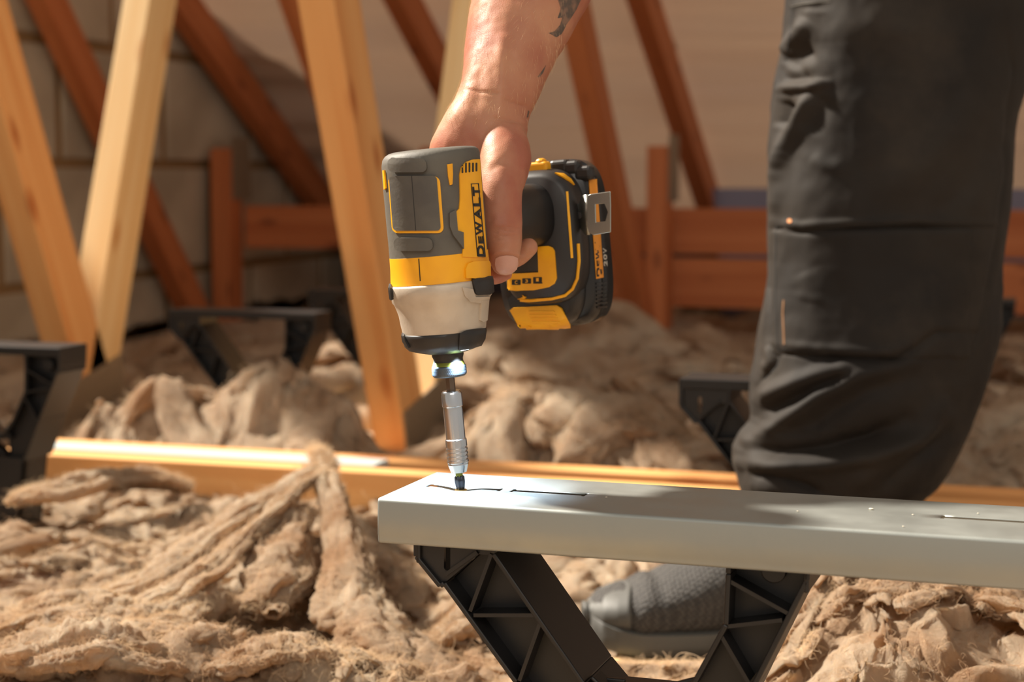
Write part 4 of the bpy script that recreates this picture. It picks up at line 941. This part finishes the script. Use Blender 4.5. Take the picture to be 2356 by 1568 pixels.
def features(CX, CY):
    h = np.zeros_like(CX)
    def g(px_, row, z, rx, ry, hh):
        q = px2g(px_, row, z); return gauss(CX, CY, q[0], q[1], rx, ry, hh)
    h += g(742, 1062, .09, .075, .09, .045); h += g(640, 1200, .05, .11, .09, .018)
    h += g(120, 1190, .05, .14, .10, .030); h += g(150, 1440, .02, .16, .07, .026); h += g(480, 1460, .01, .13, .05, .016)
    def gd(px_, d, rx, ry, hh): return gauss(CX, CY, (px_-1178)/F*d, d, rx, ry, hh)
    # mounds just behind the binder: left of the thick web, and right of the driver
    h += gd(690, 2.38, .085, .05, .120); h += gd(570, 2.40, .06, .05, .075); h += gd(430, 2.43, .07, .05, .095); h += gd(310, 2.44, .05, .05, .07); h += gd(800, 2.36, .03, .04, .045)
    h += gd(1150, 2.32, .07, .08, .085); h += gd(1300, 2.30, .09, .08, .070); h += gd(1480, 2.32, .10, .10, .075); h += gd(1640, 2.2, .06, .06, .04); h += gd(215, 2.45, .025, .03, .07)
    # nearest foreground rolls
    h += gd(120, 1.36, .08, .05, .055); h += gd(330, 1.30, .09, .05, .040); h += gd(640, 1.30, .12, .05, .035); h += gd(880, 1.27, .05, .05, .02)
    # farther rolls
    h += g(500, 890, .03, .25, .12, .03); h += g(790, 830, .06, .14, .16, .07); h += g(1690, 790, .13, .05, .10, .10); h += g(1450, 760, .10, .14, .2, .10); h += g(1200, 800, .06, .25, .2, .06); h += g(1560, 840, .08, .10, .12, .06)
    h += g(2330, 1000, .04, .22, .2, .05); h += g(2330, 900, .04, .2, .2, .04); h += g(2200, 1080, .02, .15, .12, .03)
    # heap beneath the beam on the right
    h += gauss(CX, CY, .255, 1.30, .085, .13, .105); h += gauss(CX, CY, .40, 1.36, .10, .2, .10); h += gauss(CX, CY, .235, 1.16, .06, .06, .05)
    h += gauss(CX, CY, .34, 1.20, .06, .07, .04)
    return h
def limits(CX, CY, h):
    X = CX*RTn[0]+CY*FHn[0]; Y_ = CX*RTn[1]+CY*FHn[1]
    # the binder stays bare, the webs' feet too
    bnd = np.exp(-((Y_-1.995)/.080)**8)*(X > -1.40)*(X < 1.3); h = h*(1-bnd)+bnd*np.minimum(h, .018)
    bnd2 = np.exp(-((Y_-1.85)/.06)**4)*(X > -1.38)*(X < -.5); h = h*(1-bnd2)+bnd2*np.minimum(h, .030)
    for a_, b_, r in ((940, 1050, .10), (130, 1000, .08)):
        q = px2g(a_, b_, -.03); k = np.exp(-(((CX-q[0]+.01)/r)**2+((CY-q[1]+.08)/.16)**2)**2); h = h*(1-k)+k*np.minimum(h, -.035)
    # the shoe stands in it, with a clear hollow before it over the joist
    k = np.clip(1.6-np.hypot((CX-.21)/.16, (CY-1.60)/.085)*1.15, 0, 1); h = h*(1-k)+k*np.minimum(h, -.040)
    t = CX/CY; lim = .4-.281*CY; k = np.clip((t-.02)/.02, 0, 1)*np.clip((.165-t)/.03, 0, 1)*(CY < 1.62)*(CY > 1.15); h = np.where(k > 0, h*(1-k)+k*np.minimum(h, np.maximum(lim-.008, -.05)), h)
    return h
def wool_z(CX, CY): return limits(CX, CY, height(CX, CY)+features(CX, CY))
def wool_patch(name, d0, d1, nrow, t0, t1, ncol, par=None):
    ds = np.geomspace(d0, d1, nrow); ts = np.linspace(t0, t1, ncol); Dg, Tg = np.meshgrid(ds, ts, indexing='ij'); CX = Tg*Dg; CY = Dg
    Z = wool_z(CX, CY)
    # push the steep parts sideways so the folds curl over
    k1 = .010; CX2 = CX+k1*fbm(CX*28, CY*28, 0, 3, 80)+.0035*noise(CX*110, CY*110, 0, 81); CY2 = CY+k1*fbm(CX*28+5, CY*28+9, 0, 3, 90)-.05*(Z-.02)+.0035*noise(CX*110, CY*110, 0, 91)
    V = np.stack([CX2*RTn[0]+CY2*FHn[0], CX2*RTn[1]+CY2*FHn[1], Z], -1).reshape(-1, 3)
    V[:, 0] = np.maximum(V[:, 0], GX+.005); V[:, 1] = np.minimum(V[:, 1], 5.27)
    V[:, 2] = np.minimum(V[:, 2], .82+RSL*(V[:, 1]-4.10)+.03)
    me = bpy.data.meshes.new(name); n = nrow*ncol; me.vertices.add(n); me.vertices.foreach_set('co', V.ravel())
    ii, jj = np.meshgrid(np.arange(nrow-1), np.arange(ncol-1), indexing='ij'); a = (ii*ncol+jj).ravel(); q = np.stack([a, a+1, a+ncol+1, a+ncol], -1)
    me.loops.add(q.size); me.loops.foreach_set('vertex_index', q.ravel().astype(np.int32)); me.polygons.add(len(q)); me.polygons.foreach_set('loop_start', np.arange(0, q.size, 4, dtype=np.int32)); me.update(calc_edges=True); me.validate()
    o = link(name, me, M['wool'], par, True); return o, V.reshape(nrow, ncol, 3)
wool, WV = wool_patch('mineral_wool', 0.86, 5.9, 510, -.72, .48, 690)
tag(wool, 'torn fluffy beige mineral wool insulation heaped over the whole loft floor', 'insulation', kind='stuff')


# crumpled tufts, rolls and torn sheets lying over the quilt
def tufts(name, n, seed, rows, size, nu=22, nv=16):
    r = np.random.default_rng(seed); px_ = r.uniform(-60, 2420, n); py_ = rows[0]+(rows[1]-rows[0])*r.random(n)
    G = np.array([px2g(a, b, .01) for a, b in zip(px_, py_)]); cx, cy = G[:, 0], G[:, 1]; z = wool_z(cx, cy); z0 = height(cx, cy)+features(cx, cy)
    ok = (z > z0-.012); cx, cy, z = cx[ok], cy[ok], z[ok]; n = len(cx)
    sc = size*(.55+.9*r.random(n)**2)*np.clip(cy/1.7, .8, 1.8); la = sc*r.uniform(.9, 1.9, n); lb = sc*r.uniform(.38, .62, n); lc = sc*r.uniform(.20, .36, n); yaw = r.uniform(0, 3.1416, n); tilt = r.normal(0, .22, n); bend = r.uniform(-1, 1, n)
    u = np.linspace(0, 1, nu); v = np.linspace(0, 2*np.pi, nv, endpoint=False); U, Vv = np.meshgrid(u, v, indexing='ij'); U = U.ravel()[None]; Vv = Vv.ravel()[None]; s1 = r.uniform(0, 99, n)[:, None]
    x = (U*2-1)+0*s1; rr = np.clip(1-x**2, 0, 1)**.42; c, s_ = np.cos(Vv), np.sin(Vv)
    dsp = 1+.42*noise(x*1.6+s1, c*1.3+s1*2, s_*1.3, 7)+.26*(1-2*np.abs(noise(x*2.4+s1, c*2.6, s_*2.6+s1, 8)))+.11*noise(x*3.5+s1, c*7, s_*7+s1, 9)+.09*noise(x*3+s1, c*15, s_*15+s1, 10)+.06*noise(x*12+s1, c*9, s_*9+s1, 11)
    X = x*la[:, None]; Yl = rr*dsp*c*lb[:, None]+bend[:, None]*la[:, None]*.45*(x**2-.4); Zl = rr*dsp*s_*lc[:, None]; X = X+.10*la[:, None]*noise(x*2+s1, c*2, s_*2, 12)
    # torn lip: one flank lifts into a thin edge
    Zl = Zl+np.where(c > .55, 1, 0)*rr*(c-.55)*lc[:, None]*r.uniform(0, 2.0, n)[:, None]
    ct, st = np.cos(tilt)[:, None], np.sin(tilt)[:, None]; X, Zl = X*ct-Zl*st, X*st+Zl*ct; cyw, syw = np.cos(yaw)[:, None], np.sin(yaw)[:, None]; A = X*cyw-Yl*syw; B_ = X*syw+Yl*cyw
    # settle each piece on the quilt below it
    CX = cx[:, None]+A; CY = cy[:, None]+B_; base = limits(CX.ravel(), CY.ravel(), (height(CX.ravel(), CY.ravel())*.5+features(CX.ravel(), CY.ravel()))).reshape(CX.shape); Z = base*.75+(z[:, None]*.25)+Zl+lc[:, None]*.15
    lim = limits(CX.ravel(), CY.ravel(), Z.ravel()).reshape(Z.shape); Z = lim
    P = np.stack([CX*RTn[0]+CY*FHn[0], CX*RTn[1]+CY*FHn[1], Z], -1).reshape(-1, 3); P[:, 0] = np.maximum(P[:, 0], GX+.006)
    ii, jj = np.meshgrid(np.arange(nu-1), np.arange(nv), indexing='ij'); a = ii*nv+jj; b = ii*nv+(jj+1) % nv; q = np.stack([a, b, b+nv, a+nv], -1).reshape(-1, 4); q = (q[None]+(np.arange(n)*nu*nv)[:, None, None]).reshape(-1, 4)
    me = bpy.data.meshes.new(name); me.vertices.add(len(P)); me.vertices.foreach_set('co', P.ravel()); me.loops.add(q.size); me.loops.foreach_set('vertex_index', q.ravel().astype(np.int32)); me.polygons.add(len(q)); me.polygons.foreach_set('loop_start', np.arange(0, q.size, 4, dtype=np.int32)); me.update(calc_edges=True)
    uv = me.uv_layers.new(name='uv'); UVv = np.stack([np.broadcast_to(U*la[:, None]*60+s1, (n, nu*nv)), np.broadcast_to(Vv/6.2832*5+s1, (n, nu*nv))], -1).reshape(-1, 2); uv.data.foreach_set('uv', UVv[q.ravel()].ravel().astype(np.float32))
    o = link(name, me, M['tuft'], wool, True); o['kind'] = 'stuff'; return o, P.reshape(n, nu, nv, 3)
def tuft_mat():
    m = M['wool'].copy(); m.name = 'wool_tuft'; N = m.node_tree.nodes; L = m.node_tree.links; uvn = N.new('ShaderNodeUVMap'); mp = N.new('ShaderNodeMapping'); mp.inputs['Scale'].default_value = (.5, 7, 1); L.new(uvn.outputs[0], mp.inputs[0])
    n = N.new('ShaderNodeTexNoise'); n.inputs['Scale'].default_value = 1.6; n.inputs['Detail'].default_value = 6; n.inputs['Distortion'].default_value = .9; L.new(mp.outputs[0], n.inputs['Vector'])
    bp = N.new('ShaderNodeBump'); bp.inputs['Strength'].default_value = .55; bp.inputs['Distance'].default_value = .003; L.new(n.outputs[0], bp.inputs['Height'])
    b = N['Principled BSDF']; old = b.inputs['Normal'].links[0].from_node; L.new(old.outputs[0], bp.inputs['Normal']); L.new(bp.outputs[0], b.inputs['Normal']); return m
M['tuft'] = tuft_mat()
T1, TP1 = tufts('wool_tufts', 860, 21, (1060, 1640), .023, 22, 18)
T2, TP2 = tufts('wool_tufts', 520, 22, (790, 1110), .036)
T3, TP3 = tufts('small_tufts', 2200, 23, (900, 1640), .013, 10, 10)
# long ropes and the torn sheet falling from the peak
ROPES = []
def rope(pts, ws, seed, flat=.55, nu=115, nv=40):
    # a bundle of thinner torn strands that wind along the same fold
    r = np.random.default_rng(seed); k = 7
    for i in range(k):
        a = 2*math.pi*i/k+r.uniform(-.3, .3); f = .62 if i else 0
        p2 = [(p[0]+f*math.cos(a+.7*j)*w_*F/1.6, p[1]+f*math.sin(a+.7*j)*w_*F/1.6*.45, p[2]+f*math.sin(a+.7*j)*w_*flat*.6) for j, (p, w_) in enumerate(zip(pts, np.interp(np.linspace(0, 1, len(pts)), np.linspace(0, 1, len(ws)), ws)))]
        strand(p2, [w_*(.78 if i == 0 else r.uniform(.28, .5)) for w_ in ws], seed+i*3, flat+.2, nu, 26)
def strand(pts, ws, seed, flat=.55, nu=160, nv=40):
    """pts: (px, row, z) along the fold; ws: half widths in metres"""
    G = [px2g(a, b, z)+(z,) for a, b, z in pts]; A = np.array(G); t = np.linspace(0, 1, nu)*(len(A)-1); i = np.clip(t.astype(int), 0, len(A)-2); f = (t-i)[:, None]; g = lambda k: A[np.clip(i+k, 0, len(A)-1)]
    C_ = .5*((2*g(0))+(-g(-1)+g(1))*f+(2*g(-1)-5*g(0)+4*g(1)-g(2))*f*f+(-g(-1)+3*g(0)-3*g(1)+g(2))*f**3); W_ = np.interp(np.linspace(0, 1, nu), np.linspace(0, 1, len(ws)), ws)
    C_ += .004*np.stack([noise(np.linspace(0, 9, nu), 0*t+k, 0, seed) for k in range(3)], -1)
    T = np.gradient(C_, axis=0); T /= np.linalg.norm(T, axis=1)[:, None]; S = np.cross(T, [0, 0, 1.]); S /= np.linalg.norm(S, axis=1)[:, None]; Nn = np.cross(S, T)
    v = np.linspace(0, 2*np.pi, nv, endpoint=False); L_ = np.linspace(0, 1, nu)[:, None]*A.shape[0]*2; c, s_ = np.cos(v)[None], np.sin(v)[None]
    d = 1+.35*noise(L_*1.2+seed, c*1.2+0*L_, s_*1.2+0*L_, seed)+.22*(1-2*np.abs(noise(L_*2.5, c*2.4+0*L_, s_*2.4+seed+0*L_, seed+1)))+.14*noise(L_*2.2, c*6+0*L_, s_*6+0*L_, seed+2)+.10*noise(L_*9, c*5+0*L_, s_*5+0*L_, seed+3)+.10*noise(L_*22, c*9+0*L_, s_*9+0*L_, seed+4)
    P = C_[:, None]+S[:, None]*(W_[:, None]*d*c)[..., None]+Nn[:, None]*(W_[:, None]*d*s_*flat)[..., None]; P = P.reshape(-1, 3); P = np.stack([P[:, 0]*RTn[0]+P[:, 1]*FHn[0], P[:, 0]*RTn[1]+P[:, 1]*FHn[1], P[:, 2]], -1); ROPES.append(P.reshape(nu, nv, 3))
    ii, jj = np.meshgrid(np.arange(nu-1), np.arange(nv), indexing='ij'); a = ii*nv+jj; b = ii*nv+(jj+1) % nv; q = np.stack([a, b, b+nv, a+nv], -1).reshape(-1, 4)
    me = bpy.data.meshes.new('wool_fold'); me.from_pydata(P.tolist(), [], q.tolist()); uv = me.uv_layers.new(name='uv'); UV_ = np.stack([(L_*2+0*c).ravel(), (v[None]/6.2832*7+0*L_).ravel()], -1); uv.data.foreach_set('uv', UV_[q.ravel()].ravel().astype(np.float32))
    o = link('wool_fold', me, M['tuft'], wool, True); o['kind'] = 'stuff'; return o
rope([(760, 1062, .095), (700, 1100, .088), (600, 1160, .075), (480, 1240, .058), (360, 1320, .042), (220, 1380, .030)], [.004, .010, .013, .014, .016, .012], 31)
rope([(720, 1095, .09), (640, 1170, .078), (520, 1280, .058), (400, 1370, .042), (240, 1425, .028)], [.006, .010, .012, .015, .010], 37)
rope([(735, 1040, .100), (742, 1075, .092), (752, 1110, .085), (770, 1180, .070), (790, 1290, .050), (800, 1380, .036), (850, 1450, .024), (950, 1520, .010), (1080, 1600, -.005)], [.005, .010, .012, .014, .022, .028, .032, .032, .028], 41, .4, 190, 56)
rope([(700, 1180, .068), (650, 1240, .058), (640, 1330, .042), (600, 1400, .030)], [.012, .026, .030, .020], 43, .35)
rope([(720, 1040, .100), (742, 1048, .098), (760, 1075, .090)], [.003, .006, .006], 47, .7, 60, 24)
rope([(20, 1440, .02), (140, 1400, .035), (250, 1410, .035), (330, 1450, .022)], [.010, .022, .022, .012], 53)
rope([(300, 1440, .03), (420, 1410, .032), (520, 1390, .03), (580, 1400, .022)], [.012, .020, .018, .010], 59)
rope([(-30, 1530, .03), (90, 1500, .045), (220, 1490, .048), (380, 1520, .035), (470, 1560, .02)], [.012, .026, .026, .018, .010], 67)
rope([(420, 1560, .02), (540, 1520, .035), (660, 1500, .038), (800, 1530, .025)], [.010, .018, .020, .012], 71)
rope([(1000, 1500, .0), (1060, 1440, .02), (1140, 1400, .03), (1240, 1420, .015)], [.010, .018, .018, .010], 73)
rope([(30, 1150, .045), (160, 1120, .058), (330, 1100, .050), (430, 1120, .034)], [.010, .020, .018, .010], 61)
# thin torn strands and fuzz standing off the wool
def fuzz(name, B, Nn, l0, l1, rad, seed, curl, u0=.05, u1=.6):
    r = np.random.default_rng(seed); n = len(B); T = r.normal(size=(n, 3)); T[:, 2] *= .5; T -= Nn*(T*Nn).sum(1)[:, None]; T /= np.linalg.norm(T, axis=1)[:, None]; S = np.cross(Nn, T); L_ = r.uniform(l0, l1, n)[:, None]
    K_ = 5; P = np.zeros((n, K_, 3)); ph = r.uniform(0, 6.28, n)[:, None]; cu = r.uniform(.5, curl, n)[:, None]; up = r.uniform(u0, u1, n)[:, None]
    for k in range(K_):
        t = k/(K_-1); P[:, k] = B-Nn*.0004+T*(L_*t)+Nn*(L_*up*np.sin(t*2.4))+S*(L_*.35*np.sin(ph+cu*t*3)-L_*.35*np.sin(ph))
    cv = bpy.data.hair_curves.new(name); cv.add_curves([K_]*n); cv.points.foreach_set('position', P.reshape(-1).astype(np.float32))
    rd_ = np.tile(np.linspace(1, .35, K_)*rad, n).astype(np.float32); at = cv.attributes.get('radius') or cv.attributes.new('radius', 'FLOAT', 'POINT'); at.data.foreach_set('value', rd_)
    cv.materials.append(M['fibre']); o = bpy.data.objects.new(name, cv); C.objects.link(o); o.parent = wool; o['kind'] = 'stuff'; return o
M['fibre'] = mat('wool_fibre', srgb(232, 206, 172), .75, var=(9, srgb(160, 122, 90), 5, .40, .60)); add_trans(M['fibre'], srgb(230, 200, 160), .3)  # brown variation carries the same painted shadow tone into the fibres
def sample(TP, count, seed, top=1080):
    r = np.random.default_rng(seed); n, nu, nv, _ = TP.shape; k = r.integers(0, n, count); i = r.integers(1, nu-2, count); j = r.integers(0, nv-1, count)
    p = TP[k, i, j]; a_ = TP[k, i+1, j]-p; b_ = TP[k, i, j+1]-p; p = p+a_*r.random(count)[:, None]*.9+b_*r.random(count)[:, None]*.5; nn = np.cross(b_, a_); nn /= np.linalg.norm(nn, axis=1)[:, None]+1e-12
    cen = TP[k].mean((1, 2)); nn *= np.sign(((p-cen)*nn).sum(1))[:, None]; _, pyv, dv = proj_np(p); ok = (pyv > top) & (nn[:, 2] > -.2); return p[ok], nn[ok]
RP = [r_ for r_ in ROPES]
def sample_ropes(count, seed):
    r = np.random.default_rng(seed); out = [[], []]
    for P, w_ in zip(RP, [len(r_) for r_ in RP]):
        nu, nv, _ = P.shape; c = int(count*w_/sum(len(q) for q in RP)); i = r.integers(1, nu-2, c); j = r.integers(0, nv-1, c); p = P[i, j]; a_ = P[i+1, j]-p; b_ = P[i, j+1]-p; p = p+a_*r.random(c)[:, None]+b_*r.random(c)[:, None]*.5
        nn = p-P[i].mean(1); nn /= np.linalg.norm(nn, axis=1)[:, None]+1e-12; out[0].append(p); out[1].append(nn)
    p = np.concatenate(out[0]); nn = np.concatenate(out[1]); ok = nn[:, 2] > -.3; return p[ok], nn[ok]
def sample_quilt(count, seed):
    r = np.random.default_rng(seed); i = (r.random(count)**1.1*318).astype(int); j = r.integers(0, WV.shape[1]-1, count); gu = WV[i+1, j]-WV[i, j]; gv = WV[i, j+1]-WV[i, j]; nn = np.cross(gu, gv); nn /= np.linalg.norm(nn, axis=1)[:, None]+1e-12; nn *= np.sign(nn[:, 2:3]); p = WV[i, j]+gu*r.random(count)[:, None]+gv*r.random(count)[:, None]
    px_, py_, _ = proj_np(p); ok = (px_ > -40) & (px_ < 2400) & (py_ > 1000) & (py_ < 1640); return p[ok], nn[ok]
A1, A2 = sample(TP1, 130000, 1); fuzz('wool_fibres', A1, A2, .004, .013, .00017, 1, 2.0, .0, .32)
A1, A2 = sample(TP3, 90000, 4); fuzz('wool_fibres', A1, A2, .004, .011, .00017, 3, 2.0, .0, .32)
A1, A2 = sample_ropes(60000, 5); fuzz('wool_fibres', A1, A2, .004, .012, .00016, 5, 2.0, .0, .30)
A1, A2 = sample_quilt(70000, 6); fuzz('wool_fibres', A1, A2, .004, .013, .00017, 6, 2.0, .0, .35)
A1, A2 = sample(TP2, 40000, 8, 700); fuzz('wool_fibres', A1, A2, .008, .022, .00035, 9, 2.0, .0, .3)
A1, A2 = sample(TP1, 900, 2); fuzz('wool_strands', A1, A2, .015, .035, .00022, 2, 2.6, .2, .8)
